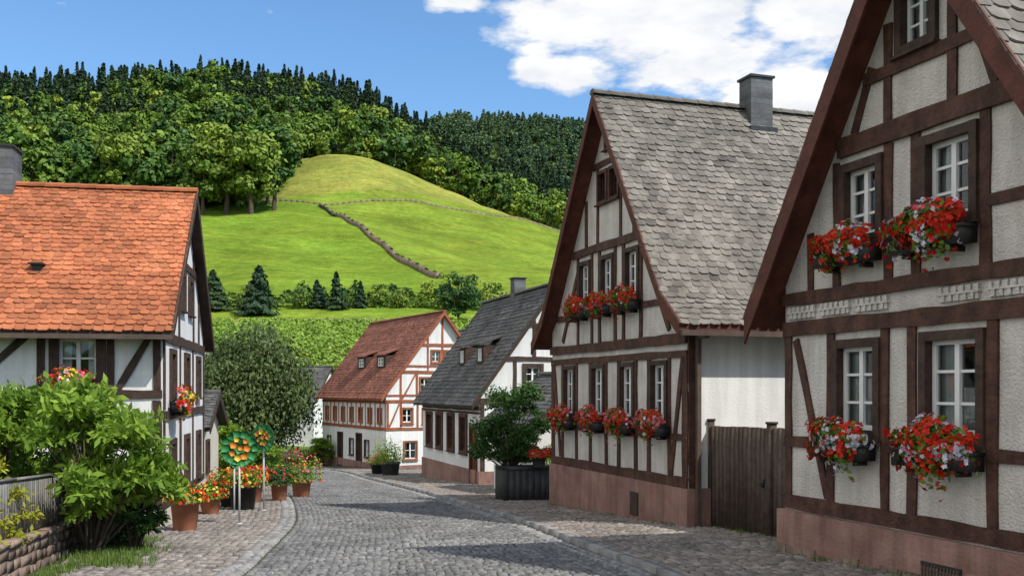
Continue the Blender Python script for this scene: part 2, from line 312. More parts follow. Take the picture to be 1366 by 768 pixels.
# ------------------------------------------------------------------ houses
class House:
    def __init__(s,name,ox,oy,th,W,L,zb,prof,mats):
        s.name=name;s.W=W;s.L=L;s.zb=zb;s.prof=prof;s.P={};s.m=mats
        s.e=bpy.data.objects.new(name,None); COL.objects.link(s.e); s.e.location=(ox,oy,0); s.e.rotation_euler=(0,0,math.radians(th))
        s.M=Matrix.Translation((ox,oy,0))@Matrix.Rotation(math.radians(th),4,'Z')
        s.gable=Fac(s,(0,0),(1,0),(0,-1)); s.left=Fac(s,(0,0),(0,1),(-1,0)); s.right=Fac(s,(W,0),(0,1),(1,0)); s.back=Fac(s,(0,L),(1,0),(0,1))
    def add(s,part,v,f,t=1.0):
        p=s.P.setdefault(part,([],[],[])); o=len(p[0]); p[0].extend(v); p[1].extend([tuple(i+o for i in x) for x in f]); p[2].extend([t]*len(f))
    def box(s,part,x0,x1,y0,y1,z0,z1,t=1.0):
        s.add(part,[(x0,y0,z0),(x1,y0,z0),(x1,y1,z0),(x0,y1,z0),(x0,y0,z1),(x1,y0,z1),(x1,y1,z1),(x0,y1,z1)],
          [(0,3,2,1),(4,5,6,7),(0,1,5,4),(1,2,6,5),(2,3,7,6),(3,0,4,7)],t)
    def pz(s,x): return float(np.interp(x,[p[0] for p in s.prof],[p[1] for p in s.prof]))
    def roof(s,ov,tile,ch,tw,th=.12,boards='soffit',ovb=.2,tint=(.78,1.2),barge=.2,round_=True):
        y0,y1=-ov,s.L+ovb; pr=s.prof; n=len(pr)
        v=[];f=[]
        for (x,z) in pr: v+=[(x,y0,z),(x,y1,z),(x,y0,z+th),(x,y1,z+th)]
        for i in range(n-1):
            a=4*i;b=4*i+4
            f+=[(a,a+1,b+1,b),(a+2,b+2,b+3,a+3),(a,b,b+2,a+2),(a+1,a+3,b+3,b+1)]
        f+=[(0,2,3,1),(4*n-4,4*n-3,4*n-1,4*n-2)]
        s.add(boards,v,f)
        for yy_,d in ((y0,-.035),(y1,.035)):
            for i in range(n-1):
                (xa,za),(xb,zb)=pr[i],pr[i+1]
                v=[];
                for (x,z) in ((xa,za),(xb,zb)):
                    v+=[(x,yy_+d*.03,z-barge*.6),(x,yy_+d*.03,z+th+.05),(x,yy_+d,z-barge*.6),(x,yy_+d,z+th+.05)]
                s.add(boards,v,[(2,6,7,3),(0,1,5,4),(0,4,6,2),(1,3,7,5),(0,2,3,1),(4,5,7,6)])
        ap=max(range(n),key=lambda i:pr[i][1])
        for path in (pr[:ap+1],pr[ap:][::-1]): s.tiles(path,y0-.04,y1+.04,ch,tw,tile,th,tint,round_)
        xr,zr=pr[ap]; yv=y0-.04
        while yv<y1:
            r=.11; k=[(xr+r*1.15*math.cos(a),zr+th+.01+r*.75*math.sin(a)) for a in [-.35,.35,1.0,1.57,2.14,2.8,3.5]]
            v=[(x,yv,z+.012) for x,z in k]+[(x,yv+.38,z) for x,z in k]
            s.add(tile,v,[(i,i+1,8+i,7+i) for i in range(6)]+[tuple(range(7))],random.uniform(*tint)); yv+=.36
    def tiles(s,path,y0,y1,ch,tw,part,th,tint,round_):
        seg=[];tot=0
        for a,b in zip(path[:-1],path[1:]):
            l=math.dist(a,b); seg.append((tot,l,a,b)); tot+=l
        def pt(q):
            q0=min(max(q,-.3),tot)
            for (o,l,a,b) in seg:
                if q0<=o+l or (o,l,a,b)==seg[-1]: break
            u=(q0-o)/l; dx,dz=(b[0]-a[0])/l,(b[1]-a[1])/l
            nx_,nz=(-dz,dx) if dx>0 else (dz,-dx)
            return a[0]+(b[0]-a[0])*u,a[1]+(b[1]-a[1])*u+th,nx_,nz
        nc=int(tot/ch)+1; V,F,T=s.P.setdefault(part,([],[],[]))
        for c in range(nc):
            s0=c*ch; A=pt(s0-.05 if c else -.06); B=pt(min(s0+ch,tot))
            yv=y0-(tw/2 if c%2 else 0); wob=random.uniform(-.006,.006)
            while yv<y1-.01:
                tws=tw*random.uniform(.86,1.14)
                ya=max(yv+.003,y0);yb=min(yv+tws-.003,y1); yv+=tws
                if yb-ya<.03: continue
                w=yb-ya; h0=.034+random.uniform(-.007,.010)+wob; h1=.012; tl=random.uniform(-.006,.006)
                ddl=random.uniform(-.016,.016)
                lo=lambda yq,v_,hh:(A[0]+(B[0]-A[0])*v_+A[2]*hh, yq, A[1]+(B[1]-A[1])*v_+A[3]*hh)
                d0=ddl/ch
                if round_: P=[(ya,1,h1),(ya,.2+d0,h0-.008+tl),(ya+.22*w,d0,h0+tl),(yb-.22*w,d0,h0-tl),(yb,.2+d0,h0-.008-tl),(yb,1,h1)]
                else: P=[(ya,1,h1),(ya,d0,h0+tl),(yb,d0,h0-tl),(yb,1,h1)]
                o=len(V); k=len(P)
                V.extend([lo(*p) for p in P]); V.extend([lo(p[0],p[1],p[2]-.022) for p in P[1:-1]])
                F.append(tuple(range(o,o+k)))
                m_=k-2
                for i in range(m_-1): F.append((o+1+i,o+k+i,o+k+i+1,o+2+i))
                F.append((o,o+k,o+1)); F.append((o+k-2,o+k+m_-1,o+k-1))
                t=random.uniform(*tint)
                if random.random()<.06: t*=.7
                T.extend([t]*(m_+2))
    def shell(s,mat,side=None):
        side=side or mat
        s.gable.wall(mat,0,s.W,s.zb,s.pz,[p[0] for p in s.prof])
        s.back.wall(mat,0,s.W,s.zb,s.pz,[p[0] for p in s.prof])
        s.left.wall(side,0,s.L,s.zb,lambda a:s.pz(0),[]); s.right.wall(side,0,s.L,s.zb,lambda a:s.pz(s.W),[])
    def plinth(s,zt,o=.05,mat='plinth'):
        W,L=s.W,s.L
        s.box(mat,-o,W+o,-o,.03,s.zb,zt); s.box(mat,-o,W+o,L-.03,L+o,s.zb,zt)
        s.box(mat,-o,.03,.03,L-.03,s.zb,zt); s.box(mat,W-.03,W+o,.03,L-.03,s.zb,zt)
    def done(s):
        for k,(v,f,t) in s.P.items():
            poly_obj({'plaster':'walls','plaster_w':'walls','render_y':'walls','timber':'timber_frame','timber_d':'timber_frame','timber_r':'timber_frame',
             'white':'window_frames','glass':'window_panes','soffit':'roof_boards','soffit_d':'roof_boards','zinc':'gutters'}.get(k,k),v,f,[MAT[k]],None,t,s.e)
    def world(s,x,y,z): return s.M@Vector((x,y,z))
    def chimney(s,x,y,w,d,z0,z1,mat='chimney',cap=True):
        z=z0
        while z<z1-.02:
            s.box(mat,x-w/2+random.uniform(-.004,.004),x+w/2,y-d/2,y+d/2+random.uniform(-.004,.004),z,z+.115,random.uniform(.75,1.25)); z+=.118
        if cap: s.box('metal_d',x-w/2-.04,x+w/2+.04,y-d/2-.04,y+d/2+.04,z,z+.05); 
class Fac:
    cnt=0
    def __init__(s,H,O,A,N): s.H=H;s.O=O;s.A=A;s.N=N;s.holes=[];s.tm='timber'
    def p(s,a,z,o): return (s.O[0]+s.A[0]*a+s.N[0]*o, s.O[1]+s.A[1]*a+s.N[1]*o, z)
    def quad(s,part,pts,t=1.0): s.H.add(part,[s.p(*q) for q in pts],[tuple(range(len(pts)))],t)
    def box(s,part,a0,a1,z0,z1,o0,o1,t=1.0):
        v=[s.p(a,z,o) for o in (o0,o1) for (a,z) in ((a0,z0),(a1,z0),(a1,z1),(a0,z1))]
        s.H.add(part,v,[(0,1,2,3),(4,7,6,5),(0,4,5,1),(1,5,6,2),(2,6,7,3),(3,7,4,0)],t)
    def beam(s,a0,z0,a1,z1,w=.16,o=.03,part=None):
        Fac.cnt+=1; o+= (Fac.cnt%9)*.0012; part=part or s.tm
        d=Vector((a1-a0,z1-z0)).normalized(); n=Vector((-d.y,d.x))*w/2; j=lambda:random.uniform(-.012,.012)
        nseg=max(1,int(math.dist((a0,z0),(a1,z1))/.4)); pts=[]
        for i in range(nseg+1):
            u=i/nseg; ca=a0+(a1-a0)*u;cz=z0+(z1-z0)*u
            pts.append(((ca+n.x+j(),cz+n.y+j()),(ca-n.x+j(),cz-n.y+j())))
        v=[]
        for (A_,B_) in pts: v+=[s.p(A_[0],A_[1],-.02),s.p(A_[0],A_[1],o),s.p(B_[0],B_[1],o),s.p(B_[0],B_[1],-.02)]
        f=[]
        for i in range(nseg):
            k=4*i; f+=[(k,k+1,k+5,k+4),(k+1,k+2,k+6,k+5),(k+2,k+3,k+7,k+6)]
        f+=[(0,3,2,1),(4*nseg,4*nseg+1,4*nseg+2,4*nseg+3)]
        s.H.add(part,v,f)
    def h(s,z,w=.16,a0=None,a1=None,o=.036):
        H=s.H; xs_=np.linspace(0,H.W,400); zz=np.array([H.pz(x) for x in xs_]); ok=xs_[zz>z+w/2+.02]
        if s.A==(1,0):
            lo,hi=(ok[0],ok[-1]); a0=lo if a0 is None else max(a0,lo); a1=hi if a1 is None else min(a1,hi)
        else: a0=0 if a0 is None else a0; a1=H.L if a1 is None else a1
        s.beam(a0,z,a1,z,w,o)
    def v(s,a,z0,z1,w=.15,o=.026): s.beam(a,z0,a,z1,w,o)
    def vt(s,a,z0,w=.15,o=.026): s.beam(a,z0,a,min(s.H.pz(a-w/2),s.H.pz(a+w/2))-.02,w,o)
    def wall(s,part,a0,a1,zb,top,breaks):
        br=sorted(set([a0,a1]+[b for b in breaks if a0<b<a1]+[e for h in s.holes for e in (h[0],h[1])]))
        for l,r in zip(br[:-1],br[1:]):
            m=(l+r)/2; hs=sorted([(h[2],h[3]) for h in s.holes if h[0]<m<h[1]]); z=zb
            for (h0,h1) in hs: s.quad(part,[(l,z,0),(r,z,0),(r,h0,0),(l,h0,0)]); z=h1
            s.quad(part,[(l,z,0),(r,z,0),(r,top(r),0),(l,top(l),0)])
    def window(s,a,z,w,h,rows=3,frame='white',sur=.09,so=.055,curt=None,surm=None,depth=.13,cols=2):
        a0,a1,z0,z1=a-w/2,a+w/2,z,z+h; s.holes.append((a0,a1,z0,z1)); sm=surm or s.tm
        D=-depth
        for q_ in ([(a0,z0,0),(a1,z0,0),(a1,z0,D),(a0,z0,D)],[(a0,z1,0),(a1,z1,0),(a1,z1,D),(a0,z1,D)],[(a0,z0,0),(a0,z1,0),(a0,z1,D),(a0,z0,D)],[(a1,z0,0),(a1,z1,0),(a1,z1,D),(a1,z0,D)]): s.quad(sm,q_)
        if sur:
            s.box(sm,a0-sur,a0+.012,z0-sur,z1+sur,-.02,so); s.box(sm,a1-.012,a1+sur,z0-sur,z1+sur,-.02,so+.002)
            s.box(sm,a0+.012,a1-.012,z1-.012,z1+sur,-.02,so-.003); s.box(sm,a0+.012,a1-.012,z0-sur,z0+.012,-.02,so-.002)
            s.box(sm,a0-sur-.03,a1+sur+.03,z0-sur-.03,z0-sur+.004,-.02,so+.05)
        f=min(.06,w*.095); F0,F1=D+.01,D+.07
        s.box(frame,a0,a0+f,z0,z1,F0,F1); s.box(frame,a1-f,a1,z0,z1,F0,F1)
        s.box(frame,a0+f,a1-f,z0,z0+f*1.2,F0,F1-.002); s.box(frame,a0+f,a1-f,z1-f,z1,F0,F1-.002)
        for c in range(1,cols): 
            ac=a0+w*c/cols; s.box(frame,ac-f*.6,ac+f*.6,z0+f,z1-f,F0,F1+.008)
        for r in range(1,rows):
            zr=z0+h*r/rows; s.box(frame,a0+f,a1-f,zr-f*.28,zr+f*.28,F0+.01,F1-.012)
        s.quad('glass',[(a0+f,z0+f,D+.035),(a1-f,z0+f,D+.035),(a1-f,z1-f,D+.035),(a0+f,z1-f,D+.035)])
        B=-.75
        A0,A1,Z0,Z1=a0-.1,a1+.1,z0-.1,z1+.1; Dd=D-.01
        s.quad('interior',[(A0,Z0,B),(A1,Z0,B),(A1,Z1,B),(A0,Z1,B)])
        for q_ in ([(A0,Z0,Dd),(A1,Z0,Dd),(A1,Z0,B),(A0,Z0,B)],[(A0,Z1,Dd),(A1,Z1,Dd),(A1,Z1,B),(A0,Z1,B)],[(A0,Z0,Dd),(A0,Z1,Dd),(A0,Z1,B),(A0,Z0,B)],[(A1,Z0,Dd),(A1,Z1,Dd),(A1,Z1,B),(A1,Z0,B)]): s.quad('interior',q_)
        curt=random.choice([0,1,2]) if curt is None else curt
        if curt:
            spans=[(a0-.02,a0+w*.28),(a1-w*.28,a1+.02)] if curt in(1,3) else [(a0-.02,a1+.02)]
            if curt==3: spans.append((a0-.02,a1+.02))
            for ci,(c0,c1) in enumerate(spans):
                ztop=z1+.02 if (curt in(1,3) and ci<2) else z0+h*random.choice([.5,.62])
                n=max(6,int((c1-c0)/.02)); v=[];fs=[]
                for i in range(n+1):
                    aa=c0+(c1-c0)*i/n; oo=D-.06-.04*ci+.014*math.sin(i*1.25)+.006*math.sin(i*.5)
                    v+=[s.p(aa,z0-.05,oo),s.p(aa,ztop,oo)]
                for i in range(n): fs.append((2*i,2*i+2,2*i+3,2*i+1))
                s.H.add('curtain',v,fs)

TH=-71.2
# --- near right house -------------------------------------------------------
R1=House('timber_framed_house',3.93,14.5,TH,5.7,11,-2.2,[(-.38,2.62),(2.85,7.35),(6.08,2.62)],None)
g=R1.gable; g.tm='timber'
for (a,z,w,h,c) in ((1.60,1.18,.74,1.08,3),(3.27,1.18,.80,1.10,3),(1.70,3.66,.64,.88,1),(3.22,3.66,.70,.90,1),(2.70,5.82,.50,.72,1)):
    g.window(a,z,w,h,3,curt=c,sur=.10,so=.06,surm='timber_d')
g.window(5.02,1.18,.7,1.08,3,curt=1,sur=.08,so=.06,surm='timber_d')
g.h(.12,.2); g.h(2.56,.2,o=.05); g.h(2.98,.17,o=.06); g.h(4.86,.26,o=.06)
for a0,a1,z in ((0,1.0,.98),(2.15,2.70,1.0),(3.85,4.4,1.0)): g.beam(a0,z,a1,z,.14)
for a0,a1,z in ((2.2,2.66,3.74),(3.75,5.1,3.74),(.75,1.2,3.7)): g.beam(a0,z,min(a1,4.9),z,.13)
for a in (.09,1.06,2.14,2.62,3.86,4.5,5.6): g.v(a,.2,2.46)
for a in (2.2,2.68,3.76): g.v(a,3.06,4.73)
g.v(1.19,3.06,4.70,.13); g.v(.62,3.06,3.85,.13)
g.beam(4.62,3.06,5.1,3.5,.14)
g.v(2.2,4.99,6.2,.13);g.v(3.28,4.99,6.45,.13); g.h(5.62,.15); g.beam(1.55,4.99,1.9,5.75,.12); g.beam(3.9,5.0,3.55,5.9,.12)
g.beam(.28,2.4,1.0,.25,.13)
a=.12
while a<5.5:   # carved plaster frieze strips between the two floor beams
    if int(a/.74)%4!=3:
        for i in range(11): g.box('plaster',a+i*.055,a+i*.055+.042,2.70,2.775,-.01,.034+(i%2)*.016); g.box('plaster',a+i*.055+.02,a+i*.055+.058,2.795,2.865,-.01,.036+((i+1)%2)*.016)
        g.box('plaster',a-.02,a+.62,2.773,2.797,-.01,.056)
    a+=.74
R1.shell('plaster'); R1.plinth(-.0,.09)
R1.roof(.42,'slate_h2',.2,.24,barge=.42,th=.14)
g.box('metal_d',2.86,3.5,-1.0,-.28,.085,.10)
for i in range(12): g.box('zinc',2.9+i*.05,2.92+i*.05,-.98,-.3,.10,.125)
for i in range(5): g.box('zinc',2.88,3.48,-.9+i*.13,-.885+i*.13,.10,.118)
x_=-.05
while x_<5.7:   # rubble footing stones showing below the render
    w_=random.uniform(.18,.42); yw=14.5-.947*x_
    g.box('stone',x_,x_+w_-.015,-.05*yw-.1,-.05*yw+.1+random.uniform(.04,.16),.05,.107+random.uniform(0,.015),random.uniform(.8,1.25)); x_+=w_
R1.done()
# --- middle right house ------------------------------------------------------
H2=House('timber_framed_house',1.01,25.23,TH,6.96,8.2,-2.6,[(-.45,2.72),(.3,3.38),(3.46,7.98),(6.62,3.38),(7.38,2.78)],None)
g=H2.gable; g.tm='timber'
for x in (1.16,2.86,4.36,5.81): g.window(x,1.14,.60,1.06,3,sur=.08,surm='timber_d',curt=random.choice([1,3]))
for x in (2.11,3.36,4.61): g.window(x,3.66,.56,.92,3,sur=.08,curt=1,surm='timber_d')
for x in (3.12,3.74): g.window(x,5.86,.42,.62,2,frame='timber_d',sur=.06,curt=0)
g.window(3.44,6.98,.28,.36,3,frame='timber_d',sur=.05,curt=0)
g.h(-.02,.2);g.h(.82,.12);g.h(2.38,.14);g.h(2.66,.2,o=.06);g.h(3.42,.14);g.h(4.86,.18,o=.05);g.h(6.68,.13)
for x in (.09,.72,1.6,2.42,3.3,3.95,4.78,5.38,6.24,6.86): g.v(x,.06,2.32,.12 if x not in(.09,6.86) else .2)
for x in (1.7,2.52,2.95,3.77,4.2,5.02): g.v(x,2.76,min(4.78,H2.pz(x-.05)-.05,H2.pz(x+.05)-.05),.12)
for x in (2.2,2.84,4.04,4.7): g.v(x,4.94,min(6.62,H2.pz(x-.05)-.05,H2.pz(x+.05)-.05),.11)
g.beam(6.32,.1,6.78,2.3,.12); g.beam(.6,.1,.16,2.3,.12)
g.beam(5.15,4.7,6.25,2.85,.13); g.beam(1.75,4.5,.75,2.85,.13)
g.box('metal_d',4.62,5.0,-.85,-.38,.055,.075)
for i in range(7): g.box('zinc',4.64+i*.052,4.66+i*.052,-.83,-.4,.075,.09)
H2.shell('plaster','plaster_w'); H2.plinth(-.12,.06)
H2.right.tm='timber'; H2.right.v(.09,-.1,2.9,.18)
H2.roof(.38,'slate_h2',.17,.21,barge=.22)
H2.chimney(3.55,3.6,.5,.56,7.1,8.75)
H2.box('metal_d',3.2,3.9,3.25,3.95,7.45,7.62)
H2.box('zinc',7.36,7.48,-.4,8.3,2.68,2.78)
H2.box('zinc',7.05,7.13,.10,.18,-1.1,2.72); H2.box('zinc',7.05,7.42,.10,.18,2.64,2.72)
H2.done()
# --- orange roof house, left ---------------------------------------------------
L1=House('timber_framed_house',-6.78,19.6,101,7.2,10,-2.2,[(-.42,2.72),(3.6,6.12),(7.62,2.72)],None)
f=L1.left; f.tm='timber_d'
for a in (1.55,5.0,8.2): f.window(a,1.93,.70,.76,2,sur=.16,curt=1)
f.window(1.55,-.2,.7,.9,2,sur=.12); f.window(5.0,-.2,.7,.9,2,sur=.12)
f.h(2.92,.2); f.h(1.62,.16); f.h(-.5,.18)
for a in (.1,.95,2.2,3.6,4.3,5.7,7.0,8.8,9.9): f.v(a,1.7,2.82,.14)
for a in (.1,2.6,4.0,6.0,8.0,9.9): f.v(a,-.42,1.5,.16)
f.beam(.2,2.8,.82,1.72,.13); f.beam(3.5,1.75,2.4,2.8,.14); f.beam(4.2,-.35,2.8,1.45,.14)
g=L1.gable; g.tm='timber_d'
for x in (1.3,3.6,5.9): g.window(x,1.6,.62,.85,2,sur=.1); g.window(x,-.35,.62,.95,2,sur=.1)
for x in (2.9,4.3): g.window(x,3.55,.55,.7,2,sur=.1)
g.h(-.55,.16);g.h(1.2,.18);g.h(2.75,.2);g.h(4.5,.16)
for x in (.1,2.5,4.8,7.1): g.v(x,-.45,1.1,.14); g.v(x,1.3,2.65,.14)
for x in (1.2,2.3,4.9,6.0): g.vt(x,2.85,.14)
L1.shell('plaster_w'); L1.plinth(-.65,.04,'render_y')
L1.roof(.22,'tile_o',.165,.19,boards='soffit_d',barge=.2,tint=(.72,1.15))
L1.chimney(3.6,3.9,.75,.6,5.6,6.95)
L1.box('zinc',-.56,-.44,-.25,10.2,2.66,2.75)
L1.box('metal_d',.99,1.1,2.45,2.62,4.05,4.22); L1.box('metal_d',.90,1.16,2.40,2.68,4.2,4.23)
L1.done()
# --- grey roof house ------------------------------------------------------------
def dormer(H,y,w,xf,h=.72,tile='slate_d',frame='white',wall='plaster_w'):
    z0=H.pz(xf)+.12; sl_=.35; m=(H.prof[1][1]-H.prof[0][1])/(H.prof[1][0]-H.prof[0][0]); dx=(h+.1)/(m-sl_)+.1
    H.box(wall,xf+.01,xf+dx*.6,y-w/2,y-w/2+.05,z0-.1,z0+h); H.box(wall,xf+.01,xf+dx*.6,y+w/2-.05,y+w/2,z0-.1,z0+h)
    F=Fac(H,(xf,y-w/2),(0,1),(-1,0)); F.tm='timber_d'
    F.window(w/2,z0+.1,w*.62,h-.22,2,frame=frame,sur=.05,so=.02,curt=0,depth=.05)
    F.wall(wall,0,w,z0-.1,lambda a:z0+h,[])
    a,b=xf-.18,xf+dx; za,zb_=z0+h+.0,z0+h+sl_*(b-a)
    v=[(a,y-w/2-.12,za),(a,y+w/2+.12,za),(b,y+w/2+.12,zb_),(b,y-w/2-.12,zb_)]
    v+=[(p[0],p[1],p[2]+.07) for p in v]
    H.add(tile,v,[(0,3,2,1),(4,5,6,7),(0,1,5,4),(1,2,6,5),(2,3,7,6),(3,0,4,7)],.8)
H4=House('slate_roofed_house',-1.17,36.6,18.8,5.8,8.6,-3.2,[(-.38,1.05),(2.9,5.52),(6.18,1.05)],None)
f=H4.left; f.tm='timber'
for a in (2.1,3.9,5.7,7.4): f.window(a,-.62,.85,1.3,2,frame='timber',sur=.12,curt=2)
f.window(.75,-1.75,.75,2.1,1,frame='timber_r',sur=.1,curt=0,cols=1)
f.h(1.02,.14); f.h(.86,.08)
g=H4.gable; g.tm='timber_d'
g.window(2.05,1.76,.58,.8,3,sur=.12,curt=1); g.window(3.9,1.76,.58,.8,3,sur=.12)
g.h(1.30,.2);g.h(2.85,.16);g.h(4.1,.14)
for x in (1.35,2.9,4.4): g.v(x,1.4,2.77,.14)
for x in (2.1,3.6): g.vt(x,2.93,.12)
g.v(.1,-1.6,1.2,.16); g.h(.1,.12,0,2)
H4.shell('plaster_w'); H4.plinth(-1.25,.05)
H4.roof(.25,'slate_d',.19,.24,boards='soffit_d',barge=.15)
dormer(H4,2.4,.8,.75,wall='timber_d'); dormer(H4,4.9,.8,.75,wall='timber_d')
H4.chimney(3.0,4.4,.5,.5,5.1,6.3)
H4.done()
# --- far red roof house ------------------------------------------------------------
H5=House('red_roofed_timber_house',-7.23,58,28,7.06,12,-4.6,[(-.4,1.12),(3.53,6.2),(7.46,1.12)],None)
f=H5.left; f.tm='timber_r'
for i in range(7): f.window(1.0+i*1.65,-.18,.62,.78,2,sur=.08)
for a in (3.2,6.0,10.5): f.window(a,-2.3,.7,.95,2,sur=.07,surm='timber_d')
f.window(8.2,-3.1,.9,2.05,1,frame='timber_d',sur=.08,curt=0,surm='timber_d')
f.window(4.6,-3.0,.9,2.0,1,frame='timber_d',sur=.08,curt=0,surm='timber_d')
f.h(1.0,.16);f.h(-.55,.18)
for i in range(15): f.v(.1+i*.84,-.5,.95,.11)
g=H5.gable; g.tm='timber_r'
for x in (1.3,2.6,4.4,5.7): g.window(x,-.18,.6,.8,2,sur=.08)
for x in (2.4,3.5,4.6): g.window(x,1.65,.55,.75,2,sur=.08)
for x in (3.1,3.95): g.window(x,3.35,.5,.65,2,sur=.08)
for x in (1.5,4.2): g.window(x,-2.3,.75,1.0,2,sur=.07)
for z in (-.55,1.05,2.75,4.35): g.h(z,.17)
g.h(1.4,.1); g.h(3.1,.1)
for x in (.1,.9,1.95,3.2,3.9,5.05,6.2,6.96): g.v(x,-.47,.97,.12)
for x in (.9,1.9,2.95,4.1,5.1,6.1): g.v(x,1.13,min(2.67,H5.pz(x-.1)-.05,H5.pz(x+.1)-.05),.12)
for x in (2.6,3.53,4.5): g.vt(x,2.83,.11)
g.beam(.2,-.4,.8,.9,.1);g.beam(6.8,-.4,6.3,.9,.1);g.beam(1.0,1.2,1.8,2.6,.1);g.beam(6.0,1.2,5.2,2.6,.1)
H5.shell('plaster_w'); H5.plinth(-2.65,.05)
H5.roof(.3,'tile_r',.2,.25,boards='timber_r',barge=.15)
dormer(H5,3.5,1.5,1.0,.75,'tile_r',wall='timber_d'); dormer(H5,7.0,1.5,1.0,.75,'tile_r',wall='timber_d')
H5.done()
# --- distant houses --------------------------------------------------------------
def small_house(name,x,y,th,W,L,zb,ze,zr,tile,wall='plaster_w',ch=.28,tw=.35,wins=()):
    H=House(name,x,y,th,W,L,zb-1,[(-.3,ze),(W/2,zr),(W+.3,ze)],None); H.gable.tm='timber_d';H.left.tm='timber_d'
    for (fc,a,z,w,h) in wins: getattr(H,fc).window(a,z,w,h,2,sur=.07)
    H.shell(wall); H.roof(.25,tile,ch,tw,boards='soffit_d',barge=.12); H.done(); return H
small_house('village_house',-31,92,70,8,11,-3,2.8,7.6,'slate_d',wins=(('left',2,0,.9,1.2),('left',6,0,.9,1.2),('gable',3,1,.9,1.2)))
small_house('village_house',-16.5,84,75,6,9,-3.4,.6,3.6,'slate_d',wins=(('left',2,-1.5,.9,1.2),))
small_house('village_house',-5.2,86,30,7,9,-3.4,3.0,7.0,'slate_d',wins=(('gable',3,2,.9,1.2),))
small_house('garden_shed',-8.7,28.3,100,4.2,3.4,-1.4,.55,1.5,'slate_d',wall='render_y',ch=.2,tw=.24,wins=(('gable',1.2,-.6,.6,.8),))
small_house('annex',.75,29.6,18.8,3.6,4.2,-1.5,.6,2.1,'slate_d',wall='plaster_w',ch=.19,tw=.24)
N1=small_house('neighbour_house',9.1,-1.6,TH,7,10,0,3.2,8.6,'slate_h2',wall='plaster',wins=(('gable',2,1.2,.8,1.1),('gable',5,1.2,.8,1.1)))

# ------------------------------------------------------------------ flower boxes
def flower_box(H,F,a,z,length,seed,pal=(.62,.22,.0,.0),n=170,scale=1.0,ff=.036):
    n=int(n*2.1)
    rng=np.random.default_rng(seed); q=QB(); l=length/2
    q.box((-l-.05,-.24,-.2),(l+.05,-.02,-.0),0,1); q.box((-l-.06,-.255,-.03),(l+.06,-.015,.008),0,1)
    for sx in (-l*.7,l*.7): q.box((sx-.015,-.2,-.27),(sx+.015,.0,-.205),0,1)
    ph=rng.uniform(0,6.28,4)
    def place(m,r0,r1,dr):
        d=rng.normal(size=(m,3)); d[:,1]=-np.abs(d[:,1]); d/=np.linalg.norm(d,axis=1,keepdims=True)
        cl=1+.14*np.sin(d[:,0]*5+ph[0])+.12*np.sin(d[:,2]*6+d[:,0]*3+ph[1])+.10*np.sin(d[:,0]*11+ph[2])
        C=d*np.array([l*1.13,.27,.24*scale])*(cl*rng.uniform(r0,r1,m))[:,None]+np.array([0,-.14,.08])
        C[:,2]-=np.where(rng.random(m)<.3,rng.uniform(0,.20,m)*(1+.6*np.sin(C[:,0]*8+ph[3])),0)*scale
        return C,d
    m=n*2; C,d=place(m,.45,1.0,0)
    q.leaves(C,d+rng.normal(size=(m,3))*.6,.038,1,rng.random(m)*.6,.65,rng)
    C,d=place(n,.86,1.08,0)
    sel=np.sin(C[:,0]*10+seed*1.7)+np.sin(C[:,2]*15+seed)+rng.normal(size=n)*.7
    order=np.argsort(np.argsort(sel))/n
    mi=np.where(order<pal[0],2,np.where(order<pal[0]+pal[1],3,np.where(order<pal[0]+pal[1]+pal[2],4,np.where(order<pal[0]+pal[1]+pal[2]+pal[3],5,2))))
    for k in (2,3,4,5):
        s_=mi==k
        if not s_.any(): continue
        Cc=C[s_];Nn=d[s_]+rng.normal(size=(s_.sum(),3))*.3; Nn/=np.linalg.norm(Nn,axis=1,keepdims=True)
        T=np.cross(Nn,[0,0,1.])+1e-3; T/=np.linalg.norm(T,axis=1,keepdims=True); B=np.cross(Nn,T)
        fr=(ff*rng.uniform(.7,1.2,len(Cc)))[:,None]
        for j in range(5):
            an=j*2*np.pi/5+rng.uniform(0,.5); r=fr
            u=T*math.cos(an)+B*math.sin(an); w=-T*math.sin(an)+B*math.cos(an)
            V=np.stack([Cc,Cc+u*r*.55+w*r*.42+Nn*.010,Cc+u*r+Nn*.003,Cc+u*r*.55-w*r*.42+Nn*.010],1).reshape(-1,3)
            q.add(V,np.arange(len(V)).reshape(-1,4),k,rng.random(s_.sum()))
    me=q.mesh('flower_box',[MAT['black'],MAT['leaf_bush'],MAT['red'],MAT['whitef'],MAT['pink'],MAT['yellow']])
    p=H.world(*F.p(a,z,.055)); nrm=H.M.to_3x3()@Vector((F.N[0],F.N[1],0)); rot=math.atan2(nrm.y,nrm.x)+math.pi/2
    return obj('flower_box',me,p,rot)
flower_box(R1,R1.gable,1.50,1.02,.98,1,(.66,.32,.02,0),230,1.05)
flower_box(R1,R1.gable,3.20,1.02,1.12,2,(.68,.30,.02,0),265,1.15)
flower_box(R1,R1.gable,1.62,3.50,.98,3,(.76,.22,.02,0),215,.9)
flower_box(R1,R1.gable,3.12,3.50,1.08,4,(.70,.28,.02,0),250,1.05)
for i,x in enumerate((1.16,2.86,4.36,5.86)): flower_box(H2,H2.gable,x,1.02,.92,10+i,(.7,.05,.25,0) if i<3 else (.5,.1,.4,0),160,1.0)
for i,x in enumerate((2.05,3.32,4.62)): flower_box(H2,H2.gable,x,3.54,.92,20+i,(.8,.06,.14,0),140,.9)
flower_box(L1,L1.left,1.7,1.80,.85,30,(.55,.1,.2,.15),130)
flower_box(L1,L1.gable,1.1,1.45,.85,31,(.4,.05,.2,.35),130)

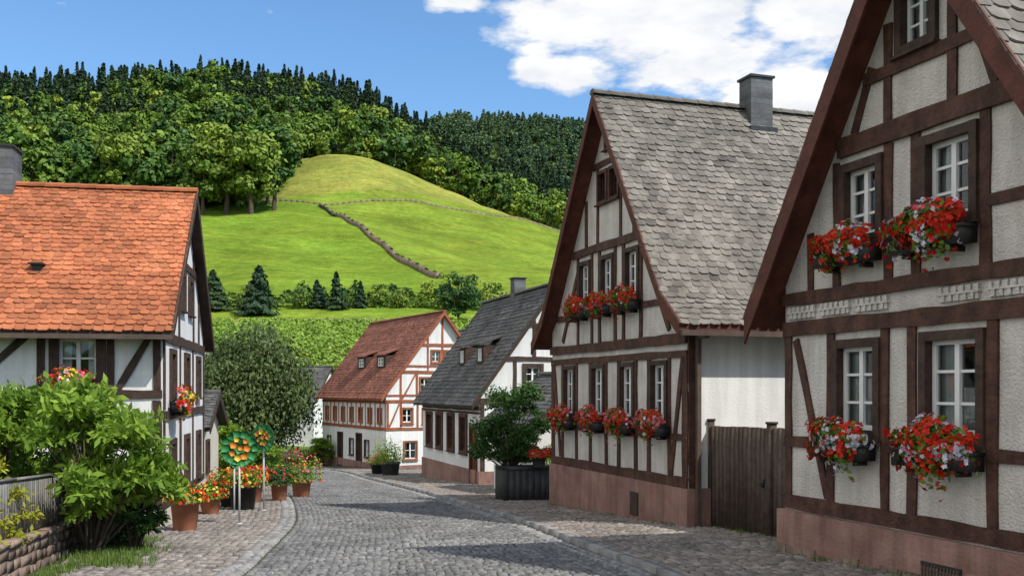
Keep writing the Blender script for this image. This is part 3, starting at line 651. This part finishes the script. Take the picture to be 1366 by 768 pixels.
# ------------------------------------------------------------------ wooden gate
q=QB(); L=4.1; rng=np.random.default_rng(5)
xv=0.14
while xv<L-.14:
    if abs(xv-2.05)<.1: xv=2.17
    q.box((xv,-.02,-.02),(xv+.125,.015,1.96+.05*math.sin(xv*.3)+random.uniform(-.008,.008)),0,rng.uniform(.75,1.25)); xv+=.138
for z in (.3,1.0,1.7): q.box((.1,.016,z),(L-.1,.06,z+.11),0,.9)
for x in (0,2.03,L-.1): q.box((x,-.05,-.1),(x+.12,.07,2.05),0,.85); q.box((x-.015,-.065,2.05),(x+.135,.085,2.09),0,.7)
q.box((1.86,-.05,.98),(1.92,-.02,1.12),1,1); q.tube((1.89,-.08,1.05),(1.78,-.08,1.05),.012,.012,8,1)
obj('wooden_gate',q.mesh('wooden_gate',[MAT['wood_gate'],MAT['metal_d']]),(3.66,18.86,-.92),math.radians(-71.2))

# ------------------------------------------------------------------ stone wall + picket fence (left)
pa=Vector((-4.75,5.0)); pb=Vector((-7.0,17.2)); dv=(pb-pa); Lw=dv.length; ang=math.atan2(dv.y,dv.x)
q=QB(); xv=0
for course in range(5):
    xv=-.1*random.random(); 
    while xv<Lw:
        w=random.uniform(.16,.40); zz0=-.35+course*.152
        ym=pa.y+dv.y/Lw*xv; zg=-.05*ym
        q.box((xv+.008,-.02+random.uniform(-.015,.015),zg+zz0),(min(xv+w,Lw)-.008,.32,zg+zz0+.142),0,random.uniform(.7,1.3),jit=.014); xv+=w
xv=0
while xv<Lw:
    w=random.uniform(.4,.7); zg=-.05*(pa.y+dv.y/Lw*xv)
    q.box((xv+.005,-.06,zg+.41),(min(xv+w,Lw)-.005,.36,zg+.47),0,random.uniform(1.0,1.4),jit=.01); xv+=w
q.box((0,.03,-1.3),(Lw,.28,-.5),0,.6)
obj('stone_wall',q.mesh('stone_wall',[MAT['stone']]),(pa.x,pa.y,0),ang)
q=QB(); xv=0
while xv<Lw:
    zg=-.05*(pa.y+dv.y/Lw*xv)+.47
    h=.72+random.uniform(-.012,.012)
    q.box((xv,.12,zg+.03),(xv+.085,.142,zg+h),0,random.uniform(.75,1.25),jit=.003); xv+=.1
xv=0
while xv<Lw-.1:
    zg=-.05*(pa.y+dv.y/Lw*xv)+.47; x2=min(xv+2.0,Lw); zg2=-.05*(pa.y+dv.y/Lw*x2)+.47
    for hh in (.15,.55):
        q.prism([(xv,.143,zg+hh),(x2,.143,zg2+hh),(x2,.185,zg2+hh),(xv,.185,zg+hh)],(0,0,.08),0,.9)
    q.prism([(xv,.10,zg+.725),(x2,.10,zg2+.725),(x2,.17,zg2+.725),(xv,.17,zg+.725)],(0,0,.03),0,1.1)
    q.box((xv,.186,zg-.02),(xv+.09,.27,zg+.76),0,.85); xv+=2.0
obj('picket_fence',q.mesh('picket_fence',[MAT['wood_grey']]),(pa.x,pa.y,0),ang)

# ------------------------------------------------------------------ trees & shrubs
def tree(name,kind,H,R,n,ls,seed,lm,limbs=6,zc=.62,asp=.6,base=.0,nc=None):
    rng=np.random.default_rng(seed); q=QB(); tr=max(.05,H*.022)
    if kind=='conifer':
        q.tube((0,0,0),(0,0,H*.96),tr,.02,6,0)
        for i in range(10):
            z=H*(.15+.07*i); a=rng.uniform(0,6.28); r=R*(1-z/H)*.8
            q.tube((0,0,z),(r*math.cos(a),r*math.sin(a),z-r*.15),tr*.3,.01,4,0)
        t=rng.uniform(.0,1,n)**1.4; lay=np.floor(t*13)/13+rng.uniform(0,.065,n); z=H*(.08+.92*np.clip(lay,0,.995))
        pw=rng.uniform(.6,.95)
        rr_=R*(1-(z/H-.08)/.94)**pw*(.45+.6*rng.random(n))*(1+.22*np.sin(lay*50+seed))
        a=rng.uniform(0,2*np.pi,n); rr_*=1+.28*np.sin(a*3+lay*23+seed)+.15*np.sin(a*7+lay*31)
        C=np.stack([rr_*np.cos(a)+.35*np.sin(z*.3+seed),rr_*np.sin(a),z-rr_*.22],1)
        N=np.stack([np.cos(a)*.7,np.sin(a)*.7,np.full(n,.8)],1)+rng.normal(size=(n,3))*.35
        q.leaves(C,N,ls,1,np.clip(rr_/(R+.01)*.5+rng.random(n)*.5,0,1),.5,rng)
    else:
        pts=[np.array([0,0,0.]),np.array([rng.normal()*.03*H,rng.normal()*.03*H,H*.3]),np.array([rng.normal()*.05*H,rng.normal()*.05*H,H*.75])]
        q.tube(pts[0],pts[1],tr*1.3,tr*.85,8,0); q.tube(pts[1],pts[2],tr*.85,tr*.3,8,0)
        nc=nc or (22 if n<1500 else 34); cs=[]
        while len(cs)<nc:
            d=rng.normal(size=3); d/=np.linalg.norm(d); d*=rng.uniform(.35,1)**.6
            c=np.array([d[0]*R*.78,d[1]*R*.78,H*zc+d[2]*H*(1-zc)*.80])
            if c[2]>H*base: cs.append(c)
        cs=np.array(cs)
        for i in range(limbs):
            c=cs[i]; s_=pts[1]+(pts[2]-pts[1])*rng.uniform(0,.8); q.tube(s_,c,tr*.45,tr*.08,5,0)
        ci=rng.integers(0,nc,n); cr=R*rng.uniform(.22,.42,nc); d=rng.normal(size=(n,3)); d/=np.linalg.norm(d,axis=1,keepdims=True)
        d[:,2]=np.where(d[:,2]<-.4,-d[:,2],d[:,2])
        ct=rng.uniform(0,.6,nc)
        C=cs[ci]+d*(cr[ci]*rng.uniform(.55,1.1,n))[:,None]*np.array([1,1,.8])
        T=np.clip(ct[ci]+rng.random(n)*.45,0,1)
        if kind=='willow':
            drop=rng.uniform(0,1,n)**1.2*H*.34; C[:,2]-=drop; C[:,2]=np.maximum(C[:,2],H*.05)
            C[:,:2]*=(1+.12*(drop/(H*.4)))[:,None]
            q.leaves(C,d*np.array([1,1,.3])+rng.normal(size=(n,3))*.5,ls,1,T,.5,rng,hang=.6)
        else: q.leaves(C,d+np.array([0,0,.25])+rng.normal(size=(n,3))*.45,ls,1,T,asp,rng)
    return q.mesh(name,[MAT['bark'],lm])
def plant(name,me,x,y,rot=0,z=None): return obj(name,me,(x,y,gz(x,y)-.03 if z is None else z),rot)

def proto(cn,specs,**kw):
    c=bpy.data.collections.new(cn)
    for i,s_ in enumerate(specs):
        o=bpy.data.objects.new(cn+'_tree',tree(cn+'_tree',*s_,**kw)); c.objects.link(o)
    return c
LD,LD2,LC,LF=MAT['leaf_dec'],MAT['leaf_dec2'],MAT['leaf_con'],MAT['leaf_far']
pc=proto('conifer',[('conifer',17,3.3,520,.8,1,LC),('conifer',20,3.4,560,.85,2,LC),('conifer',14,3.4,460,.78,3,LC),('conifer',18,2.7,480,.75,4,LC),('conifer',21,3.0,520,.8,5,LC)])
pd=proto('broadleaf',[('round',15,6.0,850,.78,11,LD),('round',13,6.2,850,.78,12,LD2),('round',17,5.6,900,.8,13,LD),('round',14,5.2,800,.75,14,LD),('round',18,4.6,900,.75,15,LD),('round',12,6.8,850,.8,16,LD),('round',16,5.0,850,.75,17,LD2)],zc=.54)
pf=proto('farwood',[('round',15,6.0,420,1.1,21,LF),('conifer',18,4,380,1.1,22,LF),('round',13,6.0,420,1.1,23,LF),('conifer',16,4.2,360,1.1,24,LF)],zc=.55)
def scatter(name,pts,coll,s0,s1,seed):
    me=bpy.data.meshes.new(name); me.from_pydata([tuple(p) for p in pts],[],[]); ob=bpy.data.objects.new(name,me); COL.objects.link(ob)
    ng=bpy.data.node_groups.new(name+'_instances','GeometryNodeTree')
    ng.interface.new_socket('Geometry',in_out='INPUT',socket_type='NodeSocketGeometry'); ng.interface.new_socket('Geometry',in_out='OUTPUT',socket_type='NodeSocketGeometry')
    N=ng.nodes; gi=N.new('NodeGroupInput');go=N.new('NodeGroupOutput'); ip=N.new('GeometryNodeInstanceOnPoints'); ci=N.new('GeometryNodeCollectionInfo')
    ci.inputs['Collection'].default_value=coll; ci.inputs['Separate Children'].default_value=True; ci.inputs['Reset Children'].default_value=True
    r=N.new('FunctionNodeRandomValue'); r.data_type='FLOAT_VECTOR'; r.inputs[0].default_value=(-.05,-.05,0); r.inputs[1].default_value=(.05,.05,6.28); r.inputs['Seed'].default_value=seed
    s=N.new('FunctionNodeRandomValue'); s.data_type='FLOAT'; s.inputs[2].default_value=s0; s.inputs[3].default_value=s1; s.inputs['Seed'].default_value=seed+1
    ip.inputs['Pick Instance'].default_value=True
    ng.links.new(gi.outputs[0],ip.inputs['Points']); ng.links.new(ci.outputs[0],ip.inputs['Instance']); ng.links.new(r.outputs[0],ip.inputs['Rotation']); ng.links.new(s.outputs[1],ip.inputs['Scale']); ng.links.new(ip.outputs[0],go.inputs[0])
    md=ob.modifiers.new('instances','NODES'); md.node_group=ng; return ob
rng=np.random.default_rng(42)
def cand(y0,y1,k0,k1,sp):
    n=int((y1-y0)*((k1-k0)*(y0+y1)/2)/(sp*sp)); y=rng.uniform(y0,y1,n*2); k=rng.uniform(k0,k1,n*2)
    keep=rng.random(n*2)<(y/y1)*1.0; y=y[keep];k=k[keep]; return k*y,y
con=[];dec=[];far=[]
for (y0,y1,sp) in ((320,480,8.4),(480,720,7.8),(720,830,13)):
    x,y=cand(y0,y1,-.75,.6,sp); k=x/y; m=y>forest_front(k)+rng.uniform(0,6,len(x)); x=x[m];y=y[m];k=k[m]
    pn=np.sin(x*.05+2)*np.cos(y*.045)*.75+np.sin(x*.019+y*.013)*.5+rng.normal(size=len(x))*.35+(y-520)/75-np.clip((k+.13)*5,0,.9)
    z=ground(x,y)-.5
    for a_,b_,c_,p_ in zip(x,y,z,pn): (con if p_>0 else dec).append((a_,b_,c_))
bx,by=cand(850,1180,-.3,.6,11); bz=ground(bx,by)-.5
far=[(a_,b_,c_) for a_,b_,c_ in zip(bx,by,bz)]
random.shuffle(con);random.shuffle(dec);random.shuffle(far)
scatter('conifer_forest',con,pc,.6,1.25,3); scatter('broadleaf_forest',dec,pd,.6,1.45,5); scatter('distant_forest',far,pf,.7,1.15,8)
print('TREES',len(con),len(dec),len(far))
edge=[]
for i in range(50):
    k=-.515+.27*(i/49)+rng.uniform(-.008,.008); yv=rng.uniform(306,330); edge.append((k*yv,yv,gz(k*yv,yv)-1.2))
scatter('woodland_edge',edge,pd,.8,1.6,9)
big_d=tree('d1','round',20,7,3600,.55,31,LD2,zc=.54); big_e=tree('d2','round',21,6.2,3600,.55,33,LD,zc=.54)
for (px,yv,s_,mm) in ((-.258,300,1.42,big_d),(-.236,309,1.35,big_e),(-.283,304,1.5,big_d),(-.306,302,1.2,big_d),(-.335,310,1.15,big_e),(-.39,308,1.2,big_d),(-.187,436,.55,big_d),(-.10,456,.9,big_d),(-.155,448,.7,big_e)):
    o=plant('broadleaf_tree',mm,px*yv,yv,rng.uniform(0,6)); o.scale=(s_,)*3; o.location.z-=1
dec_m=tree('round','round',7.2,3.5,4200,.22,41,MAT['leaf_dark'],zc=.52); plant('broadleaf_tree',dec_m,-6.9,132)
wil=tree('willow','willow',9.9,4.5,26000,.15,42,MAT['leaf_wil'],zc=.6,limbs=14,nc=52); plant('willow_tree',wil,-17.6,70,.4)
wil2=plant('willow_tree',wil,-21.5,73,2.4); wil2.scale=(.85,.85,.85)
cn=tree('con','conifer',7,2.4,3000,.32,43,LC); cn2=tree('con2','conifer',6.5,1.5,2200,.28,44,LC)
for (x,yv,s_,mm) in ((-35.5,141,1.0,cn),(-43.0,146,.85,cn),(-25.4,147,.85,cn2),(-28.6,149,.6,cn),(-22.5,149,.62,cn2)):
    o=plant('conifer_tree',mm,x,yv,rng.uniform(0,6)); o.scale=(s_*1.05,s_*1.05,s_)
sm=tree('small_round','round',3.2,1.7,1500,.17,45,LD2,zc=.5)
for (x,yv,s_) in ((-31,148,1.0),(-19.5,150,1.1),(-16.5,149,.9),(-38.8,147,1.1),(-12.5,150,1.2),(-47,146,1.3),(-3,146,1.3),(-9.5,147,1.0)):
    o=plant('small_tree',sm,x,yv,rng.uniform(0,6)); o.scale=(s_,)*3
def leaf_strip(name,pts,w,h,dens,ls,lm,seed,wob=.2):
    r=np.random.default_rng(seed); q=QB()
    for (x0,y0),(x1,y1) in zip(pts[:-1],pts[1:]):
        L_=math.dist((x0,y0),(x1,y1)); n=int(L_*dens); u=r.random(n); a=r.uniform(0,np.pi,n)
        dx,dy=(y1-y0)/L_,-(x1-x0)/L_
        hh=h*(1+wob*np.sin(u*L_*.9+seed)+wob*.6*np.sin(u*L_*2.3)); rad=r.uniform(.75,1.05,n)
        off=np.cos(a)*w/2*rad; x=x0+(x1-x0)*u+dx*off; y=y0+(y1-y0)*u+dy*off
        z=ground(x,y)+np.sin(a)**.6*hh*rad; N=np.stack([dx*np.cos(a),dy*np.cos(a),np.sin(a)+.2],1)+r.normal(size=(n,3))*.4
        q.leaves(np.stack([x,y,z],1),N,ls,0,r.random(n),.65,r)
    return obj(name,q.mesh(name,[lm]))
leaf_strip('hedge',[(-48,150),(-30,151),(-14,150),(-4,148)],2.4,1.5,90,.26,LD,51,.4)
leaf_strip('hedge',[(-52,154),(-30,156),(-8,153),(6,150)],3,1.9,60,.32,MAT['leaf_dark'],53,.5)
def wall_strip(q,pts,w,h,mi,step=2.0,var=.12):
    for (x0,y0),(x1,y1) in zip(pts[:-1],pts[1:]):
        n=int(math.dist((x0,y0),(x1,y1))/step)+1
        for i in range(n):
            a=i/n;b=(i+1)/n; xa,ya,xb,yb=x0+(x1-x0)*a,y0+(y1-y0)*a,x0+(x1-x0)*b,y0+(y1-y0)*b
            za,zb=gz(xa,ya)-.6,gz(xb,yb)-.6; dx,dy=xb-xa,yb-ya; l=math.hypot(dx,dy); px,py=-dy/l*w/2,dx/l*w/2
            q.prism([(xa-px,ya-py,za),(xb-px,yb-py,zb),(xb+px,yb+py,zb),(xa+px,ya+py,za)],(0,0,h*random.uniform(1-var,1+var)+.6),mi,random.uniform(.85,1.1))
q=QB(); wall_strip(q,[(-84,332),(-62,334),(-40,342),(-18,352),(2,364),(20,372)],1.2,.45,0)
obj('field_wall',q.mesh('field_wall',[MAT['path']]))
q=QB(); wall_strip(q,[(-63,331),(-51,298),(-38,260),(-25,224),(-14,192)],.9,.95,0); obj('field_wall',q.mesh('field_wall',[MAT['stone']]))
leaf_strip('field_hedge',[(-62.4,328),(-50.2,296),(-37.2,258),(-24.2,222),(-13.2,190)],1.0,.9,22,.26,MAT['leaf_dark'],52,.3)
q=QB(); wall_strip(q,[(-60,134.5),(-40,135),(-20,136),(4,135)],1.6,.12,0); obj('field_path',q.mesh('field_path',[MAT['path']]))
# vineyard, rows running up the slope
r=np.random.default_rng(60); q=QB()
for i in range(38):
    x0=-62+i*1.75; n=1000; u=r.random(n); y=99+u*33; x=x0+(y-99)*.42+r.normal(0,.17,n); z=ground(x,y)+r.uniform(.1,.85,n)
    q.leaves(np.stack([x,y,z],1),r.normal(size=(n,3))*.6+np.array([0,-.4,1.0]),.2,0,r.random(n),.8,r)
obj('vineyard',q.mesh('vineyard',[MAT['leaf_vine']]))
def shrub(name,R,H,n,ls,seed,lm,stems=7,asp=.42,clumps=26,z0=.25):
    r=np.random.default_rng(seed); q=QB(); cs=[]
    for i in range(clumps):
        a=r.uniform(0,6.28); rad=R*math.sqrt(r.random())*.85; z=H*(z0+(.98-z0)*r.random()); f=1-.45*max(0,(z/H-.6)/.4); cs.append((rad*f*math.cos(a),rad*f*math.sin(a),z*.93))
    cs=np.array(cs)
    for i in range(clumps):
        q.tube((r.normal()*.05,r.normal()*.05,0),cs[i]*np.array([.6,.6,.75]),.032,.014,5,0); q.tube(cs[i]*np.array([.6,.6,.75]),cs[i],.014,.005,4,0)
    nt_=n//9; ci=r.integers(0,clumps,nt_); d=r.normal(size=(nt_,3)); d[:,2]=np.abs(d[:,2])*.9+.1*d[:,2]; d/=np.linalg.norm(d,axis=1,keepdims=True)
    ln=R*r.uniform(.18,.36,nt_); st=cs[ci]; ct=r.uniform(0,.45,clumps)[ci]
    for j in range(9):
        u=.3+.7*j/8; C=st+d*(ln*u)[:,None]; side=r.normal(size=(nt_,3)); side-=d*(side*d).sum(1,keepdims=True); side/=np.linalg.norm(side,axis=1,keepdims=True)
        ax=side*.8+d*.5; ax/=np.linalg.norm(ax,axis=1,keepdims=True); N=np.cross(ax,r.normal(size=(nt_,3)))+np.array([0,0,.7]); N-=ax*(N*ax).sum(1,keepdims=True); N/=np.linalg.norm(N,axis=1,keepdims=True)
        B=np.cross(N,ax); s_=(ls*r.uniform(.7,1.3,nt_))[:,None]; c0=C
        V=np.stack([c0,c0+ax*s_+B*s_*asp-N*s_*.05,c0+ax*s_*2.1-N*s_*.35,c0+ax*s_-B*s_*asp-N*s_*.05],1).reshape(-1,3)
        q.add(V,np.arange(len(V)).reshape(-1,4),1,np.clip(ct+r.random(nt_)*.5+.1*u,0,1))
    return q.mesh(name,[MAT['bark'],lm])
sb=shrub('leafy_shrub',1.3,2.5,9500,.075,70,MAT['leaf_bush'],clumps=30); plant('leafy_shrub',sb,-6.2,14.9,0)
o=plant('leafy_shrub',sb,-7.7,15.4,2); o.scale=(.95,.95,.98)
o=plant('leafy_shrub',shrub('low_shrub',.5,1.0,3600,.045,71,MAT['leaf_dark']),-5.85,15.5,0)
o=plant('leafy_shrub',shrub('low_shrub',.45,.9,2600,.05,76,MAT['leaf_bush']),-6.4,16.3,0)
gh=shrub('golden_hedge',.9,1.5,6500,.045,72,MAT['leaf_gold'])
for (x,yv) in ((-7.0,12.6),(-7.4,14.0),(-6.7,11.2),(-8.3,13.2)): plant('golden_hedge',gh,x,yv,rng.uniform(0,6))
def tufts(name,P,h,seed,lm,k=14):
    r=np.random.default_rng(seed); q=QB(); P=np.repeat(np.array(P),k,0); n=len(P)
    P=P+np.c_[r.normal(0,.05,(n,2)),np.zeros(n)]; a=r.uniform(0,6.28,n); hh=h*r.uniform(.5,1.2,n); w=.008
    lean=r.uniform(0,.5,n); dx=np.cos(a)*lean*hh;dy=np.sin(a)*lean*hh
    V=np.stack([P+np.c_[-np.sin(a)*w,np.cos(a)*w,0*a],P+np.c_[np.sin(a)*w,-np.cos(a)*w,0*a],P+np.c_[dx+np.sin(a)*w*.3,dy,hh],P+np.c_[dx,dy,hh]],1).reshape(-1,3)
    q.add(V,np.arange(4*n).reshape(n,4),0,r.random(n)); return obj(name,q.mesh(name,[lm]))
P=[]
for i in range(560):
    yv=rng.uniform(13.4,17.5); x=-5.65-(yv-14)*.32+rng.normal()*.26; P.append((x,yv,-.05*yv+.012))
for i in range(240):
    yv=rng.uniform(7,13.5); x=float(sl(yv))+.12+abs(rng.normal())*.12; P.append((x,yv,-.05*yv+.012))
tufts('grass_tufts',P,.10,80,MAT['leaf_grass'])
P=[]
for i in range(26):
    t_=rng.uniform(0,5.6); p=R1.world(t_,-.16-abs(rng.normal())*.06,0); P.append((p.x,p.y,-.05*p.y+.1))
for i in range(22):
    t_=rng.uniform(0,6.9); p=H2.world(t_,-.1-abs(rng.normal())*.05,0); P.append((p.x,p.y,-.05*p.y+.1))
for i in range(34):
    t_=rng.uniform(0,4); p=Vector((3.60+.322*t_,18.86-.947*t_)); P.append((p.x+rng.normal()*.06,p.y,-.05*p.y+.1))
tufts('grass_tufts',P,.07,81,MAT['leaf_grass'],9)

# ------------------------------------------------------------------ pots & planters
def pot(name,x,y,r,h,mat,fl,seed,z=None,plant_h=.3,lm='leaf_bush',pr=None):
    rg=np.random.default_rng(seed); q=QB()
    q.lathe((0,0,0),[(0.01,0),(r*.72,0),(r*.78,.02),(r*.95,h*.85),(r*1.05,h*.86),(r*1.06,h),(r*.94,h),(r*.92,h*.93),(.01,h*.92)],20,0)
    pr=pr or r*1.25; n=900; d=rg.normal(size=(n,3)); d[:,2]=np.abs(d[:,2]); d/=np.linalg.norm(d,axis=1,keepdims=True)
    C=d*np.array([pr,pr,plant_h])*rg.uniform(.4,1.05,n)[:,None]*(1+.2*np.sin(d[:,:1]*6+seed))+np.array([0,0,h*.93])
    q.leaves(C,d+rg.normal(size=(n,3))*.5,.045,1,rg.random(n),.55,rg)
    for k,frac in enumerate(fl):
        m=int(frac*130)
        if m<1: continue
        d=rg.normal(size=(m,3)); d[:,2]=np.abs(d[:,2]); d/=np.linalg.norm(d,axis=1,keepdims=True)
        C=d*np.array([pr*1.05,pr*1.05,plant_h*1.1])*(1+.2*np.sin(d[:,:1]*6+seed))+np.array([0,0,h*.95])
        for j in range(3): q.leaves(C+rg.normal(size=C.shape)*.008,d+rg.normal(size=C.shape)*.3,.034,2+k,rg.random(m),.8,rg)
    return obj(name,q.mesh(name,[MAT[mat],MAT[lm],MAT['red'],MAT['yellow'],MAT['pink'],MAT['whitef']]),(x,y,(-.05*y+.02) if z is None else z))
pot('terracotta_flower_pot',-6.12,18.9,.27,.58,'terra',(.5,.25,.1),90,plant_h=.26)
pot('black_flower_pot',-6.55,24.6,.34,.62,'black',(.6,.5,.1),91,plant_h=.5,pr=.5)
pot('terracotta_flower_pot',-7.1,27.6,.3,.6,'terra',(.9,.1,.1),92,plant_h=.4,pr=.45)
pot('terracotta_flower_pot',-6.5,28.2,.24,.5,'terra',(.2,.1,0),93,plant_h=.65,pr=.55,lm='leaf_dark')
pot('black_flower_pot',-7.15,25.6,.28,.5,'black',(.5,.6,.1),94,plant_h=.55,pr=.5)
pot('terracotta_flower_pot',-6.9,23.1,.24,.4,'terra',(.3,.3,.1),101,plant_h=.4,pr=.4)
pot('terracotta_flower_pot',-6.3,30.2,.3,.5,'terra',(.3,.1,.4),104,plant_h=.8,pr=.6)
pot('black_flower_pot',-6.4,48.5,.4,.6,'black',(.7,.05,.2),95,plant_h=.45,pr=.5)
pot('black_flower_pot',-5.6,46.5,.45,.7,'planter',(.1,.05,0),96,plant_h=1.1,pr=.8,lm='leaf_bush')
pot('black_flower_pot',-6.5,51.5,.5,.7,'planter',(.1,.05,0),97,plant_h=1.2,pr=.95,lm='leaf_bush')
q=QB(); q.box((-.62,-.4,0),(.62,.4,.88),0,1); 
for x in (-.62,.56): q.box((x-.02,-.42,0),(x+.08,.42,.92),0,.9)
for i in range(6): q.box((-.5+i*.18,-.415,.03),(-.34+i*.18,-.395,.83),0,random.uniform(.9,1.3))
q.box((-.64,-.42,.84),(.64,.42,.93),0,1.1); q.box((-.56,-.34,.93),(.56,.34,.935),0,.5)
pl=obj('large_planter',q.mesh('large_planter',[MAT['planter']]),(.28,27.4,-1.28),math.radians(18))
sh=shrub('planter_shrub',1.2,2.4,15000,.05,73,MAT['leaf_dark'],clumps=44,z0=.15); obj('planter_shrub',sh,(-.05,27.6,-.62),0)
pot('flower_pot',.72,27.0,.2,.3,'planter',(1.4,0,.3),98,z=-.36,plant_h=.22,pr=.42)
o=plant('planter_shrub',shrub('s3',.8,1.5,3600,.05,74,MAT['leaf_bush']),1.3,28.6,0)
for (x,yv,s_) in ((-8.6,33,1.2),(-10.5,36,1.5),(-13.5,47,1.6),(-15,52,1.6),(-12.5,66,1.2),(-11.0,30.5,1.3)):
    o=plant('leafy_shrub',sb,x,yv,rng.uniform(0,6)); o.scale=(s_*.75,s_*.75,s_*.6)
# ------------------------------------------------------------------ garden ornament signs on poles
def ornament(name,x,y,H,r,rot,seed):
    q=QB(); rg=np.random.default_rng(seed); q.tube((0,0,0),(0,0,H),.02,.02,8,0,caps=True); q.tube((0,0,0),(0,0,.03),.07,.06,8,0,caps=True)
    def disc(cx,cz,rr_,m,y0,n=12,lob=0,th=.02,ph=0,sx=1):
        P=[]
        for i in range(n):
            a=2*math.pi*i/n+ph; R_=rr_*(1+lob*(1 if i%2 else -1)); P.append((cx+R_*math.cos(a)*sx,cz+R_*math.sin(a)))
        V=[(cx,y0,cz),(cx,y0+th,cz)]+[(p[0],y0,p[1]) for p in P]+[(p[0],y0+th,p[1]) for p in P]
        Q=[(0,2+i,2+(i+1)%n,2+(i+2)%n) for i in range(0,n,2)]+[(1,2+n+i,2+n+(i+1)%n,2+n+(i+2)%n) for i in range(0,n,2)]+[(2+i,2+(i+1)%n,2+n+(i+1)%n,2+n+i) for i in range(n)]
        q.add(V,Q,m,1)
    zc=H+r*.75
    disc(0,zc,r,1,-.01,16,.05)
    # overlapping painted metal leaves forming a wreath, with small orange and yellow blossoms
    for i in range(14):
        a=i*2*math.pi/14+rg.uniform(-.1,.1); d_=r*rg.uniform(.70,.84)
        disc(d_*math.cos(a),zc+d_*math.sin(a),r*rg.uniform(.2,.27),1,-.030-.0025*(i%5),8,.22,.012,ph=a)
    for i in range(7):
        a=i*2*math.pi/7+rg.uniform(-.2,.2); d_=r*rg.uniform(.36,.58)
        disc(d_*math.cos(a),zc+d_*math.sin(a),r*rg.uniform(.13,.21),(2,2,3)[i%3],-.05-.002*i,10,.12,.012,ph=rg.uniform(0,1))
    disc(0,zc,r*.3,1,-.048,10,.2,.012); disc(.05*r,zc+.04*r,r*.15,2,-.066,8,.1,.012)
    return obj(name,q.mesh(name,[MAT['steel'],MAT['green'],MAT['orange'],MAT['yellowp']]),(x,y,-.05*y+.02),rot)
ornament('garden_ornament_sign',-5.48,20.3,1.25,.36,.25,1)
ornament('garden_ornament_sign',-5.95,24.2,1.5,.33,-.5,2)
ornament('garden_ornament_sign',-6.3,22.9,1.1,.22,1.1,3)
q=QB()
for i in range(40): q.box((i*.16,0,0),(i*.16+.1,.03,1.0),0,random.uniform(.8,1.2))
for z in (.25,.75): q.box((0,.031,z),(6.4,.07,z+.08),0,.9)
for i in range(5): q.box((i*1.55,.071,-.1),(i*1.55+.1,.16,1.1),0,.8)
obj('garden_fence',q.mesh('garden_fence',[MAT['wood_gate']]),(-18.8,66.5,-3.25),math.radians(3))

# ------------------------------------------------------------------ sky, sun
S=Vector((.64,-.43,.88)).normalized(); el=math.asin(S.z); az=math.atan2(S.x,S.y)
W=bpy.data.worlds.new('World'); SC.world=W; W.use_nodes=True; nt=W.node_tree; N=nt.nodes; bg=N['Background']
sk=N.new('ShaderNodeTexSky'); sk.sky_type='NISHITA'; sk.sun_disc=False; sk.sun_elevation=el; sk.sun_rotation=az
sk.air_density=1.1; sk.dust_density=.5; sk.ozone_density=2.6
ZS=2.6
tc=N.new('ShaderNodeTexCoord'); mp=N.new('ShaderNodeMapping'); nt.links.new(tc.outputs['Generated'],mp.inputs[0]); mp.inputs['Scale'].default_value=(1,1,ZS)
def blob(c,r,amp=1.0):
    v=N.new('ShaderNodeVectorMath'); v.operation='DISTANCE'; nt.links.new(mp.outputs[0],v.inputs[0]); d=Vector(c).normalized(); v.inputs[1].default_value=(d.x,d.y,d.z*ZS)
    return _range(nt,v.outputs['Value'],0,r,amp,0)
def mx(a,b):
    m=N.new('ShaderNodeMath'); m.operation='MAXIMUM'; nt.links.new(a,m.inputs[0]); nt.links.new(b,m.inputs[1]); return m.outputs[0]
bl=None
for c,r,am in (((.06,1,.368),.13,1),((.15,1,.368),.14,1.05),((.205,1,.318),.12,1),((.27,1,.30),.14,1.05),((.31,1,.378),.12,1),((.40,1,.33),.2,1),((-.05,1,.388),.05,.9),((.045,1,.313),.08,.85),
     ((.7,.9,.35),.35,1),((-.8,-.1,.55),1.3,1.5),((-.5,-.9,.5),1.3,1.5),((-.9,.05,.25),.75,1.4),((-.2,-.3,.95),.9,1.0)):  # clouds left, behind and overhead are unseen, added to brighten the shaded facades
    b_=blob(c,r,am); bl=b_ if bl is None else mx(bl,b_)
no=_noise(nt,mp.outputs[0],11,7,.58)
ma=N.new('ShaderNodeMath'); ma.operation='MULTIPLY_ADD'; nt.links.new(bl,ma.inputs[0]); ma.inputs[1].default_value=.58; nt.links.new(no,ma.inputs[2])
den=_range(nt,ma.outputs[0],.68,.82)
mp2=N.new('ShaderNodeMapping'); nt.links.new(tc.outputs['Generated'],mp2.inputs[0]); mp2.inputs['Location'].default_value=(.0,.0,.05); mp2.inputs['Scale'].default_value=(1,1,ZS)
sh_=_range(nt,_noise(nt,mp2.outputs[0],11,4,.6),.40,.66)
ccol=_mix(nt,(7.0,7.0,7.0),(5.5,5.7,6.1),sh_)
skc=_mix(nt,sk.outputs[0],(.80,1.05,1.24),1.0,'MULTIPLY')
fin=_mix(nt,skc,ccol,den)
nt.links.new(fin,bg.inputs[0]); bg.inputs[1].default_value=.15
ld=bpy.data.lights.new('sun','SUN'); ld.energy=4.6; ld.angle=math.radians(.53); ld.color=(1,.95,.87)
so=bpy.data.objects.new('sun',ld); COL.objects.link(so); so.rotation_euler=S.to_track_quat('Z','Y').to_euler(); so.location=(20,-10,40)

cd=bpy.data.cameras.new('camera'); cam=bpy.data.objects.new('camera',cd); COL.objects.link(cam)
cam.location=(0,0,1.7); cam.rotation_euler=(math.radians(90),0,0); cd.sensor_width=36; cd.lens=35.5; cd.shift_y=.0996; cd.clip_end=6000; cd.clip_start=.1
SC.camera=cam
